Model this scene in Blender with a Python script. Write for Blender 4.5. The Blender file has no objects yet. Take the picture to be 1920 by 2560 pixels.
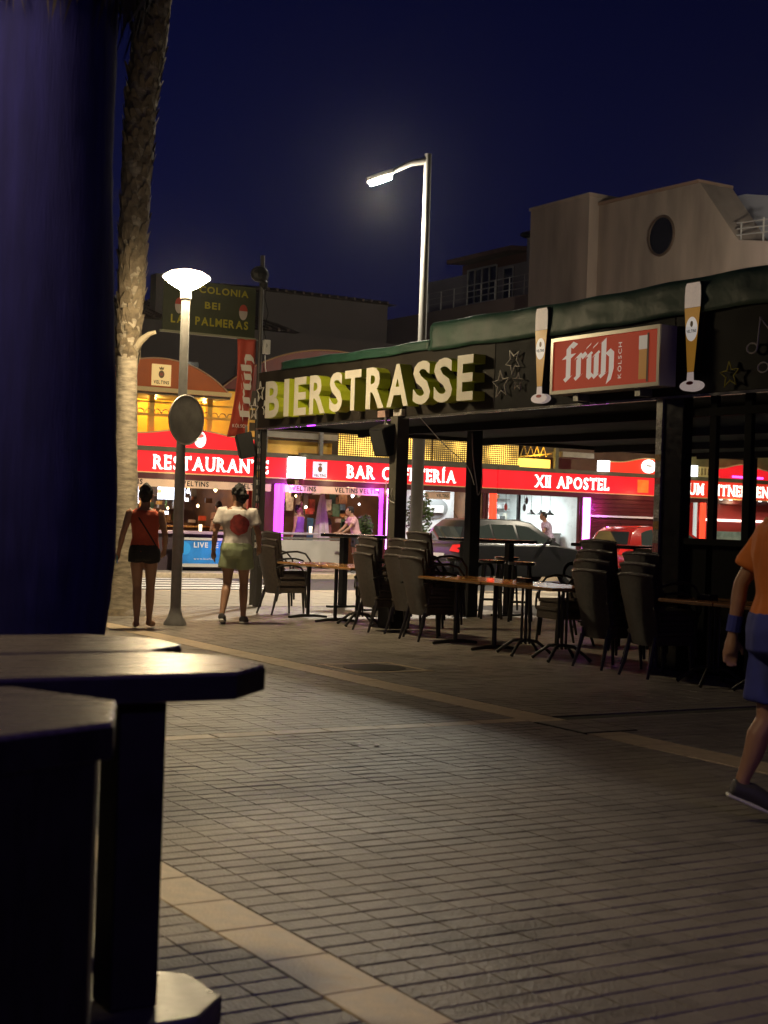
import bpy, bmesh, math, random
from mathutils import Vector, Matrix
random.seed(7)
R_ = math.radians
scene = bpy.context.scene
COL = scene.collection

# ------------------------------------------------------------------ camera
cam = bpy.data.cameras.new('camera'); camo = bpy.data.objects.new('camera', cam); COL.objects.link(camo)
cam.sensor_fit = 'HORIZONTAL'; cam.sensor_width = 24.0; cam.lens = 24.0 * 3738.0 / 1920.0
cam.clip_start = 0.05; cam.clip_end = 3000
YAW, PITCH, ROLL, CAMH = R_(31.17), R_(0.23), R_(1.88), 1.42
cF = Vector((math.sin(YAW) * math.cos(PITCH), math.cos(YAW) * math.cos(PITCH), math.sin(PITCH)))
cR0 = Vector((math.cos(YAW), -math.sin(YAW), 0)); cU0 = cR0.cross(cF)
cR = math.cos(ROLL) * cR0 + math.sin(ROLL) * cU0
cU = -math.sin(ROLL) * cR0 + math.cos(ROLL) * cU0
camo.matrix_world = Matrix(((cR.x, cU.x, -cF.x, 0), (cR.y, cU.y, -cF.y, 0), (cR.z, cU.z, -cF.z, CAMH), (0, 0, 0, 1)))
cam.dof.use_dof = True; cam.dof.focus_distance = 18.0; cam.dof.aperture_fstop = 4.0
scene.camera = camo

# ------------------------------------------------------------------ sky at late dusk
world = bpy.data.worlds.new('World'); scene.world = world; world.use_nodes = True
wn = world.node_tree; wn.nodes.clear()
wo = wn.nodes.new('ShaderNodeOutputWorld'); wb = wn.nodes.new('ShaderNodeBackground')
sk = wn.nodes.new('ShaderNodeTexSky'); sk.sky_type = 'NISHITA'; sk.sun_disc = False
sk.sun_elevation = R_(-3.0); sk.sun_rotation = R_(0); sk.ozone_density = 2.0; sk.air_density = 1.0; sk.dust_density = 0.3
tint = wn.nodes.new('ShaderNodeMix'); tint.data_type = 'RGBA'; tint.blend_type = 'MULTIPLY'; tint.inputs[0].default_value = 1.0
tint.inputs[7].default_value = (0.275, 0.26, 1.0, 1)
wn.links.new(sk.outputs[0], tint.inputs[6]); wn.links.new(tint.outputs[2], wb.inputs[0]); wb.inputs[1].default_value = 0.11
wn.links.new(wb.outputs[0], wo.inputs[0])
sun = bpy.data.lights.new('last_daylight', 'SUN'); sun.energy = 0.01; sun.angle = R_(20); sun.color = (0.6, 0.65, 1.0)
suno = bpy.data.objects.new('last_daylight', sun); COL.objects.link(suno); suno.rotation_euler = (R_(85), 0, R_(180))

scene.view_settings.view_transform = 'Standard'; scene.view_settings.look = 'None'
scene.view_settings.exposure = 0.0; scene.view_settings.gamma = 1.0; scene.view_settings.use_curve_mapping = False
scene.cycles.use_denoising = True
scene.cycles.max_bounces = 6; scene.cycles.diffuse_bounces = 3; scene.cycles.glossy_bounces = 3
scene.cycles.transparent_max_bounces = 12; scene.cycles.sample_clamp_indirect = 4.0
scene.cycles.caustics_reflective = False; scene.cycles.caustics_refractive = False

# ------------------------------------------------------------------ materials
MATS = {}
def mat(name, color=(0.5, 0.5, 0.5), rough=0.6, metal=0.0, var=0.0, vscale=8.0, bump=0.0, bscale=60.0,
        emit=None, estr=0.0, kind='noise', spec=0.5, stretch=(1, 1, 1), dirt=0.0, coat=0.0, sss=0):
    if name in MATS: return MATS[name]
    m = bpy.data.materials.new(name); m.use_nodes = True
    nt = m.node_tree; b = nt.nodes['Principled BSDF']
    b.inputs['Base Color'].default_value = (*color, 1); b.inputs['Roughness'].default_value = rough
    b.inputs['Metallic'].default_value = metal; b.inputs['Specular IOR Level'].default_value = spec
    if coat: b.inputs['Coat Weight'].default_value = coat; b.inputs['Coat Roughness'].default_value = 0.06
    if emit is not None:
        b.inputs['Emission Color'].default_value = (*emit, 1); b.inputs['Emission Strength'].default_value = estr
    geo = None
    def coords(sc, st=(1, 1, 1)):
        nonlocal geo
        if geo is None:
            geo = nt.nodes.new('ShaderNodeTexCoord')
        mp = nt.nodes.new('ShaderNodeMapping'); mp.inputs['Scale'].default_value = (sc * st[0], sc * st[1], sc * st[2])
        nt.links.new(geo.outputs['Object'], mp.inputs[0]); return mp.outputs[0]
    if var or dirt:
        n = nt.nodes.new('ShaderNodeTexNoise'); n.inputs['Scale'].default_value = 1.0; n.inputs['Detail'].default_value = 6
        nt.links.new(coords(vscale, stretch), n.inputs['Vector'])
        ramp = nt.nodes.new('ShaderNodeValToRGB')
        lo = [max(0, c * (1 - var)) for c in color]; hi = [min(1, c * (1 + var)) for c in color]
        ramp.color_ramp.elements[0].position = 0.3; ramp.color_ramp.elements[1].position = 0.7
        ramp.color_ramp.elements[0].color = (*lo, 1); ramp.color_ramp.elements[1].color = (*hi, 1)
        nt.links.new(n.outputs['Fac'], ramp.inputs[0])
        nt.links.new(ramp.outputs[0], b.inputs['Base Color'])
        rr = nt.nodes.new('ShaderNodeMapRange'); rr.inputs[3].default_value = max(0.02, rough - 0.12); rr.inputs[4].default_value = min(1, rough + 0.12)
        nt.links.new(n.outputs['Fac'], rr.inputs[0]); nt.links.new(rr.outputs[0], b.inputs['Roughness'])
    if bump:
        bp = nt.nodes.new('ShaderNodeBump'); bp.inputs['Strength'].default_value = bump; bp.inputs['Distance'].default_value = 0.01
        if kind == 'weave':
            w1 = nt.nodes.new('ShaderNodeTexWave'); w1.bands_direction = 'Z'; w1.inputs['Scale'].default_value = bscale
            w2 = nt.nodes.new('ShaderNodeTexWave'); w2.bands_direction = 'Y'; w2.inputs['Scale'].default_value = bscale * 0.7
            cc = coords(1.0); nt.links.new(cc, w1.inputs[0]); nt.links.new(cc, w2.inputs[0])
            mu = nt.nodes.new('ShaderNodeMath'); mu.operation = 'MULTIPLY'
            nt.links.new(w1.outputs['Fac'], mu.inputs[0]); nt.links.new(w2.outputs['Fac'], mu.inputs[1]); h = mu.outputs[0]
        elif kind == 'voronoi':
            v = nt.nodes.new('ShaderNodeTexVoronoi'); v.inputs['Scale'].default_value = 1.0
            nt.links.new(coords(bscale, stretch), v.inputs['Vector']); h = v.outputs['Distance']
        else:
            n2 = nt.nodes.new('ShaderNodeTexNoise'); n2.inputs['Scale'].default_value = 1.0; n2.inputs['Detail'].default_value = 8
            nt.links.new(coords(bscale, stretch), n2.inputs['Vector']); h = n2.outputs['Fac']
        nt.links.new(h, bp.inputs['Height']); nt.links.new(bp.outputs[0], b.inputs['Normal'])
    MATS[name] = m; return m

def emat(name, color, s, base=None, var=0.0, vscale=2.0):
    """a surface that gives off light (lamp lens, backlit sign)"""
    m = mat(name, base or tuple(min(.8, c) for c in color), 0.35, emit=color, estr=s)
    if var:
        nt = m.node_tree; b = nt.nodes['Principled BSDF']
        tc = nt.nodes.new('ShaderNodeTexCoord'); n = nt.nodes.new('ShaderNodeTexNoise'); n.inputs['Scale'].default_value = vscale
        nt.links.new(tc.outputs['Object'], n.inputs['Vector'])
        rr = nt.nodes.new('ShaderNodeMapRange'); rr.inputs[1].default_value = .3; rr.inputs[2].default_value = .7
        rr.inputs[3].default_value = s * (1 - var); rr.inputs[4].default_value = s * (1 + var)
        nt.links.new(n.outputs['Fac'], rr.inputs[0]); nt.links.new(rr.outputs[0], b.inputs['Emission Strength'])
    return m

def glass_mat(name, tintc=(0.9, 0.95, 0.92), refl=0.9):
    if name in MATS: return MATS[name]
    m = bpy.data.materials.new(name); m.use_nodes = True; nt = m.node_tree; nt.nodes.clear()
    o = nt.nodes.new('ShaderNodeOutputMaterial'); mx = nt.nodes.new('ShaderNodeMixShader')
    t = nt.nodes.new('ShaderNodeBsdfTransparent'); t.inputs[0].default_value = (*tintc, 1)
    g = nt.nodes.new('ShaderNodeBsdfGlossy'); g.inputs['Roughness'].default_value = 0.02; g.inputs[0].default_value = (refl, refl, refl, 1)
    lw = nt.nodes.new('ShaderNodeLayerWeight'); lw.inputs[0].default_value = .5
    pw = nt.nodes.new('ShaderNodeMath'); pw.operation = 'POWER'; pw.inputs[1].default_value = 4.0; nt.links.new(lw.outputs['Facing'], pw.inputs[0])
    f = nt.nodes.new('ShaderNodeMath'); f.operation = 'MULTIPLY_ADD'; f.inputs[1].default_value = .5; f.inputs[2].default_value = .03; nt.links.new(pw.outputs[0], f.inputs[0])
    nt.links.new(f.outputs[0], mx.inputs[0]); nt.links.new(t.outputs[0], mx.inputs[1]); nt.links.new(g.outputs[0], mx.inputs[2])
    nt.links.new(mx.outputs[0], o.inputs[0]); MATS[name] = m; return m

# paving: colour changes from tile to tile, nubbed surface
def paving_mat(name, color, tx, ty, var=0.28, bumpscale=120):
    m = bpy.data.materials.new(name); m.use_nodes = True; nt = m.node_tree; b = nt.nodes['Principled BSDF']
    g = nt.nodes.new('ShaderNodeNewGeometry')
    mp = nt.nodes.new('ShaderNodeVectorMath'); mp.operation = 'DIVIDE'; mp.inputs[1].default_value = (tx, ty, 1e6)
    nt.links.new(g.outputs['Position'], mp.inputs[0])
    fl = nt.nodes.new('ShaderNodeVectorMath'); fl.operation = 'FLOOR'; nt.links.new(mp.outputs[0], fl.inputs[0])
    wnz = nt.nodes.new('ShaderNodeTexWhiteNoise'); nt.links.new(fl.outputs[0], wnz.inputs[0])
    big = nt.nodes.new('ShaderNodeTexNoise'); big.inputs['Scale'].default_value = 0.9; big.inputs['Detail'].default_value = 5
    nt.links.new(g.outputs['Position'], big.inputs['Vector'])
    add = nt.nodes.new('ShaderNodeMath'); add.operation = 'ADD'
    sc = nt.nodes.new('ShaderNodeMath'); sc.operation = 'MULTIPLY'; sc.inputs[1].default_value = 0.45
    nt.links.new(wnz.outputs['Value'], sc.inputs[0]); nt.links.new(sc.outputs[0], add.inputs[0]); nt.links.new(big.outputs['Fac'], add.inputs[1])
    rp = nt.nodes.new('ShaderNodeValToRGB'); rp.color_ramp.elements[0].position = .35; rp.color_ramp.elements[1].position = 1.05 - .1
    rp.color_ramp.elements[0].color = (*[c * (1 - var) for c in color], 1); rp.color_ramp.elements[1].color = (*[c * (1 + var) for c in color], 1)
    nt.links.new(add.outputs[0], rp.inputs[0])
    spk = nt.nodes.new('ShaderNodeTexNoise'); spk.inputs['Scale'].default_value = 160; spk.inputs['Detail'].default_value = 3
    nt.links.new(g.outputs['Position'], spk.inputs['Vector'])
    mm = nt.nodes.new('ShaderNodeMix'); mm.data_type = 'RGBA'; mm.blend_type = 'OVERLAY'; mm.inputs[0].default_value = .35
    nt.links.new(rp.outputs[0], mm.inputs[6]); nt.links.new(spk.outputs['Fac'], mm.inputs[7]); 
    gv = nt.nodes.new('ShaderNodeTexVoronoi'); gv.inputs['Scale'].default_value = 3.3; nt.links.new(g.outputs['Position'], gv.inputs['Vector'])
    gl = nt.nodes.new('ShaderNodeMapRange'); gl.inputs[1].default_value = .05; gl.inputs[2].default_value = .075; gl.inputs[3].default_value = .55; gl.inputs[4].default_value = 0; nt.links.new(gv.outputs['Distance'], gl.inputs[0])
    sn = nt.nodes.new('ShaderNodeTexNoise'); sn.inputs['Scale'].default_value = 2.3; sn.inputs['Detail'].default_value = 7; nt.links.new(g.outputs['Position'], sn.inputs['Vector'])
    sr = nt.nodes.new('ShaderNodeMapRange'); sr.inputs[1].default_value = .56; sr.inputs[2].default_value = .72; sr.inputs[3].default_value = 0; sr.inputs[4].default_value = .45; nt.links.new(sn.outputs['Fac'], sr.inputs[0])
    mx_ = nt.nodes.new('ShaderNodeMath'); mx_.operation = 'MAXIMUM'; nt.links.new(gl.outputs[0], mx_.inputs[0]); nt.links.new(sr.outputs[0], mx_.inputs[1])
    st_ = nt.nodes.new('ShaderNodeMix'); st_.data_type = 'RGBA'; st_.inputs[7].default_value = (.06, .052, .045, 1); nt.links.new(mx_.outputs[0], st_.inputs[0]); nt.links.new(mm.outputs[2], st_.inputs[6])
    nt.links.new(st_.outputs[2], b.inputs['Base Color'])
    v = nt.nodes.new('ShaderNodeTexVoronoi'); v.inputs['Scale'].default_value = bumpscale
    st = nt.nodes.new('ShaderNodeMapping'); st.inputs['Rotation'].default_value = (0, 0, .6); st.inputs['Scale'].default_value = (1, .45, 1)
    nt.links.new(g.outputs['Position'], st.inputs[0]); nt.links.new(st.outputs[0], v.inputs['Vector'])
    bp = nt.nodes.new('ShaderNodeBump'); bp.inputs['Strength'].default_value = .55; bp.inputs['Distance'].default_value = .004
    nt.links.new(v.outputs['Distance'], bp.inputs['Height']); nt.links.new(bp.outputs[0], b.inputs['Normal'])
    rr = nt.nodes.new('ShaderNodeMapRange'); rr.inputs[3].default_value = .34; rr.inputs[4].default_value = .58
    nt.links.new(big.outputs['Fac'], rr.inputs[0]); nt.links.new(rr.outputs[0], b.inputs['Roughness'])
    MATS[name] = m; return m

M_tile = paving_mat('paving_tile_concrete', (0.232, 0.204, 0.176), 0.176, 0.113)
M_edge = mat('edging_stone', (0.56, 0.44, 0.30), 0.46, var=.18, vscale=14, bump=.25, bscale=90)
M_joint = mat('sand_joint', (0.032, 0.027, 0.023), 0.95, var=.3, vscale=30)
M_asph = mat('asphalt', (0.06, 0.058, 0.056), 0.75, var=.25, vscale=6, bump=.4, bscale=150)
M_white_paint = mat('road_paint', (0.72, 0.70, 0.66), 0.6, var=.15, vscale=9)
M_slab = mat('pale_paving_slab', (0.36, 0.31, 0.24), 0.65, var=.22, vscale=5, bump=.2, bscale=40)
M_black = mat('black_paint', (0.012, 0.012, 0.012), 0.5, var=.3, vscale=10, spec=.3)
M_roofblack = mat('matt_black_roof', (0.008, 0.008, 0.008), 0.8, spec=.08, var=.2, vscale=6)
M_blackg = mat('black_gloss', (0.014, 0.013, 0.013), 0.22, var=.2, vscale=12)
M_steel = mat('galvanised_steel', (0.30, 0.29, 0.27), 0.42, metal=.7, var=.2, vscale=18)
M_postpaint = mat('grey_pole_paint', (0.23, 0.22, 0.21), 0.38, var=.12, vscale=12)
M_rattan = mat('woven_rattan', (0.088, 0.066, 0.052), 0.5, spec=.25, var=.25, vscale=25, bump=.9, bscale=42, kind='weave')
M_chairtube = mat('dark_tube', (0.03, 0.026, 0.024), 0.3)
M_wood = mat('lacquered_wood', (0.42, 0.18, 0.045), 0.24, var=.3, vscale=5, stretch=(6, .6, 1), coat=.5)
M_iron = mat('cast_iron', (0.018, 0.017, 0.017), 0.4)
M_darkwood = mat('dark_table_wood', (0.012, 0.010, 0.009), 0.45, spec=.25, var=.35, vscale=7, stretch=(1, 7, 1), bump=.12, bscale=30)
M_tabletop = mat('worn_grey_tabletop', (0.15, 0.125, 0.115), 0.27, var=.16, vscale=5, stretch=(.7, 6, 1), bump=.05, bscale=60)
M_fascia = mat('dark_fascia_board', (0.030, 0.024, 0.019), 0.6, spec=.15, var=.3, vscale=3, bump=.08, bscale=20)
M_tarp = mat('green_tarpaulin', (0.014, 0.062, 0.040), 0.55, var=.3, vscale=2.5, bump=.9, bscale=7)
M_cream = mat('cream_letter_face', (0.74, 0.69, 0.58), 0.45, var=.06, vscale=5)
M_lime = mat('lime_letter_side', (0.50, 0.56, 0.03), 0.35, var=.06, vscale=5)
M_redpaint = mat('dark_red_paint', (0.20, 0.028, 0.02), 0.5, var=.2, vscale=4)
M_yellow = mat('ochre_wall', (0.62, 0.38, 0.06), 0.6, var=.15, vscale=3)
M_olive = mat('olive_trim', (0.11, 0.10, 0.055), 0.5, var=.2, vscale=4)
M_goldtrim = mat('cream_gold_trim', (0.70, 0.52, 0.22), 0.4)
M_skinA = mat('tanned_skin', (0.36, 0.19, 0.115), 0.5, var=.08, vscale=9)
M_skinB = mat('brown_skin', (0.27, 0.145, 0.085), 0.5, var=.08, vscale=9)
M_hair = mat('dark_hair', (0.012, 0.009, 0.008), 0.75, bump=.5, bscale=90)
M_beige = mat('beige_render', (0.48, 0.39, 0.33), 0.85, var=.3, vscale=.9, stretch=(1, 1, .22), bump=.3, bscale=14)
M_greyw = mat('grey_render', (0.42, 0.39, 0.42), 0.85, var=.12, vscale=.5)
M_dkwin = mat('dark_window_glass', (0.012, 0.012, 0.016), 0.08)
M_whitep = mat('white_plastic', (0.72, 0.70, 0.67), 0.4)
M_railing = mat('white_railing', (0.55, 0.54, 0.52), 0.4)
M_glass = glass_mat('window_glass')

# ------------------------------------------------------------------ mesh helpers
class MB:
    def __init__(s): s.v = []; s.f = []; s.m = []
    def add(s, vs, fs, mi=0):
        o = len(s.v); s.v += [tuple(v) for v in vs]; s.f += [tuple(i + o for i in f) for f in fs]; s.m += [mi] * len(fs); return s
    def box(s, x0, x1, y0, y1, z0, z1, mi=0, M=None):
        vs = [Vector((x, y, z)) for x in (x0, x1) for y in (y0, y1) for z in (z0, z1)]
        if M is not None: vs = [M @ v for v in vs]
        return s.add(vs, [(0, 1, 3, 2), (4, 6, 7, 5), (0, 4, 5, 1), (2, 3, 7, 6), (0, 2, 6, 4), (1, 5, 7, 3)], mi)
    def tube(s, pts, r, n=8, mi=0, flat=None, caps=True):
        pts = [Vector(p) for p in pts]; k = len(pts)
        rs = r if isinstance(r, (list, tuple)) else [r] * k
        ref = Vector((0, 0, 1)); d0 = (pts[1] - pts[0]).normalized()
        if abs(d0.z) > .9: ref = Vector((1, 0, 0))
        vs = []
        for i, p in enumerate(pts):
            d = (pts[min(i + 1, k - 1)] - pts[max(i - 1, 0)]).normalized()
            a = d.cross(ref)
            if a.length < 1e-4: a = d.cross(Vector((0, 1, 0)))
            a.normalize(); b = d.cross(a).normalized(); ref = -b if False else ref
            fa, fb = (1, 1) if flat is None else flat
            for j in range(n):
                t = 2 * math.pi * j / n
                vs.append(p + a * (rs[i] * fa * math.cos(t)) + b * (rs[i] * fb * math.sin(t)))
        fs = [(i * n + j, i * n + (j + 1) % n, (i + 1) * n + (j + 1) % n, (i + 1) * n + j) for i in range(k - 1) for j in range(n)]
        if caps: fs += [tuple(range(n - 1, -1, -1)), tuple((k - 1) * n + j for j in range(n))]
        return s.add(vs, fs, mi)
    def rings(s, rings, n=16, mi=0, caps=True):
        """rings: (cx, cy, cz, rx, ry) horizontal ellipses"""
        vs = []
        for cx, cy, cz, rx, ry in rings:
            for j in range(n):
                t = 2 * math.pi * j / n; vs.append((cx + rx * math.cos(t), cy + ry * math.sin(t), cz))
        k = len(rings)
        fs = [(i * n + j, i * n + (j + 1) % n, (i + 1) * n + (j + 1) % n, (i + 1) * n + j) for i in range(k - 1) for j in range(n)]
        if caps: fs += [tuple(range(n - 1, -1, -1)), tuple((k - 1) * n + j for j in range(n))]
        return s.add(vs, fs, mi)
    def lathe(s, prof, c=(0, 0, 0), n=20, mi=0, caps=True):
        return s.rings([(c[0], c[1], c[2] + z, max(r, 1e-4), max(r, 1e-4)) for r, z in prof], n, mi, caps)
    def ell(s, c, r, n=12, mi=0):
        rg = []
        for i in range(n // 2 + 1):
            t = math.pi * i / (n // 2); rr = max(math.sin(t), .02)
            rg.append((c[0], c[1], c[2] - r[2] * math.cos(t), r[0] * rr, r[1] * rr))
        return s.rings(rg, n, mi)
    def prism(s, poly, off, mi=0, side_mi=None):
        """closed solid: poly (list of 3D points) swept by vector off"""
        poly = [Vector(p) for p in poly]; off = Vector(off); n = len(poly)
        s.add(poly + [p + off for p in poly], [tuple(range(n - 1, -1, -1)), tuple(range(n, 2 * n))], mi)
        o = len(s.v) - 2 * n
        fs = [(i, (i + 1) % n, n + (i + 1) % n, n + i) for i in range(n)]
        s.f += [tuple(j + o for j in f) for f in fs]; s.m += [mi if side_mi is None else side_mi] * n
        return s

def build(name, mb, mats, parent=None, bevel=0.0, smooth=None, origin=None, fixn=True, seg=2):
    me = bpy.data.meshes.new(name)
    vs = mb.v if origin is None else [(v[0] - origin[0], v[1] - origin[1], v[2] - origin[2]) for v in mb.v]
    me.from_pydata(vs, [], mb.f)
    mats = mats if isinstance(mats, (list, tuple)) else [mats]
    for m in mats: me.materials.append(m)
    me.polygons.foreach_set('material_index', mb.m)
    if fixn or bevel:
        bm = bmesh.new(); bm.from_mesh(me)
        if fixn: bmesh.ops.recalc_face_normals(bm, faces=bm.faces)
        if bevel:
            eds = [e for e in bm.edges if e.is_manifold and e.calc_face_angle(0) > .5]
            bmesh.ops.bevel(bm, geom=eds, offset=bevel, segments=seg, affect='EDGES', profile=.5, clamp_overlap=True)
        bm.to_mesh(me); bm.free()
    if smooth is not None:
        me.polygons.foreach_set('use_smooth', [True] * len(me.polygons))
        me.set_sharp_from_angle(angle=R_(smooth))
    me.update()
    o = bpy.data.objects.new(name, me); COL.objects.link(o)
    if parent is not None: o.parent = parent
    return o

def tag(o, label, cat, group=None):
    o['label'] = label; o['category'] = cat
    if group: o['group'] = group
    return o
def thing(name, label, cat, loc=(0, 0, 0), rz=0.0, group=None):
    o = bpy.data.objects.new(name, None); COL.objects.link(o); o.empty_display_size = .1
    o.location = loc; o.rotation_euler = (0, 0, rz); return tag(o, label, cat, group)
def wpart(t, name, mb, m, parent=None, **k):
    """part given in world coordinates of an unrotated thing"""
    p = parent or t
    return build(name, mb, m, p, origin=tuple(t.location), **k)
def struct(name, mb, m, **k):
    o = build(name, mb, m, **k); o['kind'] = 'structure'; return o
def copy_tree(o, parent=None):
    c = o.copy(); COL.objects.link(c)
    if parent is not None: c.parent = parent
    for ch in list(o.children): copy_tree(ch, c)
    return c
def lamp_light(name, kind, loc, power, color, parent=None, size=.1, origin=None):
    l = bpy.data.lights.new(name, kind); l.energy = power; l.color = color
    if kind == 'POINT': l.shadow_soft_size = size
    elif kind == 'AREA': l.size = size
    elif kind == 'SPOT': l.shadow_soft_size = size; l.spot_size = R_(132); l.spot_blend = .45
    o = bpy.data.objects.new(name, l); COL.objects.link(o)
    o.location = Vector(loc) - (Vector(origin) if origin else Vector())
    if parent is not None: o.parent = parent
    return o
def arcpts(c, r, a0, a1, n, ax='xz'):
    out = []
    for i in range(n + 1):
        t = a0 + (a1 - a0) * i / n
        if ax == 'xz': out.append((c[0] + r * math.cos(t), c[1], c[2] + r * math.sin(t)))
        elif ax == 'yz': out.append((c[0], c[1] + r * math.cos(t), c[2] + r * math.sin(t)))
        else: out.append((c[0] + r * math.cos(t), c[1] + r * math.sin(t), c[2]))
    return out

# ------------------------------------------------------------------ lettering
STY = {'bold': .028, 'reg': .008, 'serif': .012}
GL = {}
def prep(chars):
    obs = []
    for st, ch in chars:
        cu = bpy.data.curves.new('g', 'FONT'); cu.body = ch; cu.size = 1.0; cu.offset = STY[st]; cu.resolution_u = 3
        ob = bpy.data.objects.new('g', cu); COL.objects.link(ob); obs.append((st, ch, ob, cu))
    bpy.context.view_layer.update(); dg = bpy.context.evaluated_depsgraph_get()
    for st, ch, ob, cu in obs:
        me = bpy.data.meshes.new_from_object(ob.evaluated_get(dg))
        vs = [(v.co.x, v.co.y) for v in me.vertices]; fs = [tuple(p.vertices) for p in me.polygons]
        # weld
        key = {}; mp = []; nv = []
        for v in vs:
            k = (round(v[0], 4), round(v[1], 4))
            if k not in key: key[k] = len(nv); nv.append(k)
            mp.append(key[k])
        nf = []
        for f in fs:
            g = []
            for i in f:
                if mp[i] not in g: g.append(mp[i])
            if len(g) >= 3: nf.append(tuple(g))
        x0 = min(v[0] for v in nv); x1 = max(v[0] for v in nv)
        nv = [(v[0] - x0, v[1]) for v in nv]; w = x1 - x0
        GL[(st, ch)] = (nv, nf, w)
        bpy.data.objects.remove(ob); bpy.data.curves.remove(cu); bpy.data.meshes.remove(me)
SER = {'R': 'abg', 'E': 'abdh', 'S': '', 'T': 'mdc', 'A': 'bg', 'U': 'ad', 'N': 'adb', 'B': 'ab', 'C': 'd', 'F': 'abd', 'I': 'mM', 'Í': 'mM', 'X': 'abdg',
       'P': 'ab', 'O': '', 'L': 'abh', 'Z': 'ch', 'M': 'adbg', 'H': 'adbg'}
def glyph_shapes(st, ch):
    """list of (verts2d, faces)"""
    nv, nf, w = GL[(st, ch)]; out = [(nv, nf)]
    if st == 'serif':
        cap = .73; sw = .2; sh = .055
        def bar(cx, y): return ([(cx - sw / 2, y), (cx + sw / 2, y), (cx + sw / 2, y + sh), (cx - sw / 2, y + sh)], [(0, 1, 2, 3)])
        def tick(cx, y0, y1): return ([(cx - .03, y0), (cx + .03, y0), (cx + .03, y1), (cx - .03, y1)], [(0, 1, 2, 3)])
        for c in SER.get(ch, ''):
            if c == 'a': out.append(bar(.05, cap - sh))
            if c == 'b': out.append(bar(.05, 0))
            if c == 'd':
                out.append(bar(w - .05, cap - sh) if ch in 'NUMHX' else tick(w - .02, cap - .2, cap))
            if c == 'c': out.append(tick(.02, cap - .2, cap))
            if c == 'g': out.append(bar(w - .05, 0))
            if c == 'h': out.append(tick(w - .02, 0, .2))
            if c == 'm': out.append(bar(w / 2, 0))
            if c == 'M': out.append(bar(w / 2, cap - sh))
    return out, w
def extrude2d(mb, shapes, O, ex, ey, en, depth, mi_face=0, mi_side=0):
    O, ex, ey, en = Vector(O), Vector(ex), Vector(ey), Vector(en); k = 0
    for vs, fs in shapes:
        z = depth + .0008 * k; k += 1
        base = [O + ex * v[0] + ey * v[1] for v in vs]; n = len(base)
        if depth <= 0.002:
            mb.add([p + en * z for p in base], fs, mi_face); continue
        edges = {}
        for f in fs:
            for i in range(len(f)):
                a, b = f[i], f[(i + 1) % len(f)]
                if (b, a) in edges: del edges[(b, a)]
                else: edges[(a, b)] = 1
        mb.add([p + en * z for p in base] + [p for p in base], list(fs), mi_face)
        o = len(mb.v) - 2 * n
        for a, b in edges: mb.f.append((o + a, o + n + a, o + n + b, o + b)); mb.m.append(mi_side)
        for f in fs: mb.f.append(tuple(o + n + i for i in reversed(f))); mb.m.append(mi_side)
def write(parent, text, O, ex, en, height, width, depth, mats, st='bold', name='letter', origin=None, gap=.13, joined=False, ey=(0, 0, 1), space=.32):
    """lettering: cap height -> height, total run -> width; each letter its own part unless joined"""
    ws = []
    for ch in text: ws.append(space if ch == ' ' else GL[(st, ch)][2])
    tot = sum(ws) + gap * (len(text) - 1)
    sy = height / .73; sx = width / tot if width else sy
    O = Vector(O); ex = Vector(ex); x = 0; outs = []; mbj = MB()
    for ch, w in zip(text, ws):
        if ch != ' ':
            sh, _ = glyph_shapes(st, ch)
            mb = mbj if joined else MB()
            extrude2d(mb, sh, O + ex * (x * sx), ex * sx, Vector(ey) * sy, en, depth, 0, 1 if len(mats) > 1 else 0)
            if not joined: outs.append(build(name, mb, mats, parent, origin=origin, fixn=False))
        x += w + gap
    if joined: outs.append(build(name, mbj, mats, parent, origin=origin, fixn=False))
    return outs
def nib(paths, w=.2, ang=R_(38)):
    """broad-pen strokes -> list of (verts2d, faces), one per stroke piece"""
    nx, ny = w * math.cos(ang) / 2, w * math.sin(ang) / 2; out = []
    for p in paths:
        for (x0, y0), (x1, y1) in zip(p[:-1], p[1:]):
            q = [(x0 - nx, y0 - ny), (x1 - nx, y1 - ny), (x1 + nx, y1 + ny), (x0 + nx, y0 + ny)]
            a = sum(q[i][0] * q[(i + 1) % 4][1] - q[(i + 1) % 4][0] * q[i][1] for i in range(4))
            if abs(a) < 1e-4: continue
            out.append((q if a > 0 else q[::-1], [(0, 1, 2, 3)]))
    return out
BLACKLETTER = {
 'f': ([[(.22, -.02), (.22, 1.36), (.34, 1.48), (.58, 1.36)], [(.10, .08), (.22, -.05), (.34, .08)], [(.0, .93), (.5, .97)]], .62),
 'r': ([[(.12, .06), (.12, .86)], [(.02, .86), (.12, .98), (.22, .88)], [(.02, .10), (.12, -.02), (.24, .09)], [(.16, .86), (.34, 1.0), (.46, .86)]], .52),
 'ü': ([[(.12, .10), (.12, .86)], [(.02, .86), (.12, .98), (.2, .9)], [(.12, .10), (.26, -.02), (.46, .14)], [(.5, .06), (.5, .9)], [(.4, .86), (.5, .98), (.58, .9)],
        [(.42, .10), (.52, -.02), (.64, .09)], [(.10, 1.25), (.14, 1.33)], [(.44, 1.25), (.48, 1.33)]], .72),
 'h': ([[(.12, .06), (.12, 1.46)], [(.02, 1.40), (.16, 1.52)], [(.02, .10), (.12, -.02), (.24, .09)], [(.16, .84), (.34, 1.0), (.52, .84), (.52, .16), (.40, -.28)]], .66)}
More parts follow.
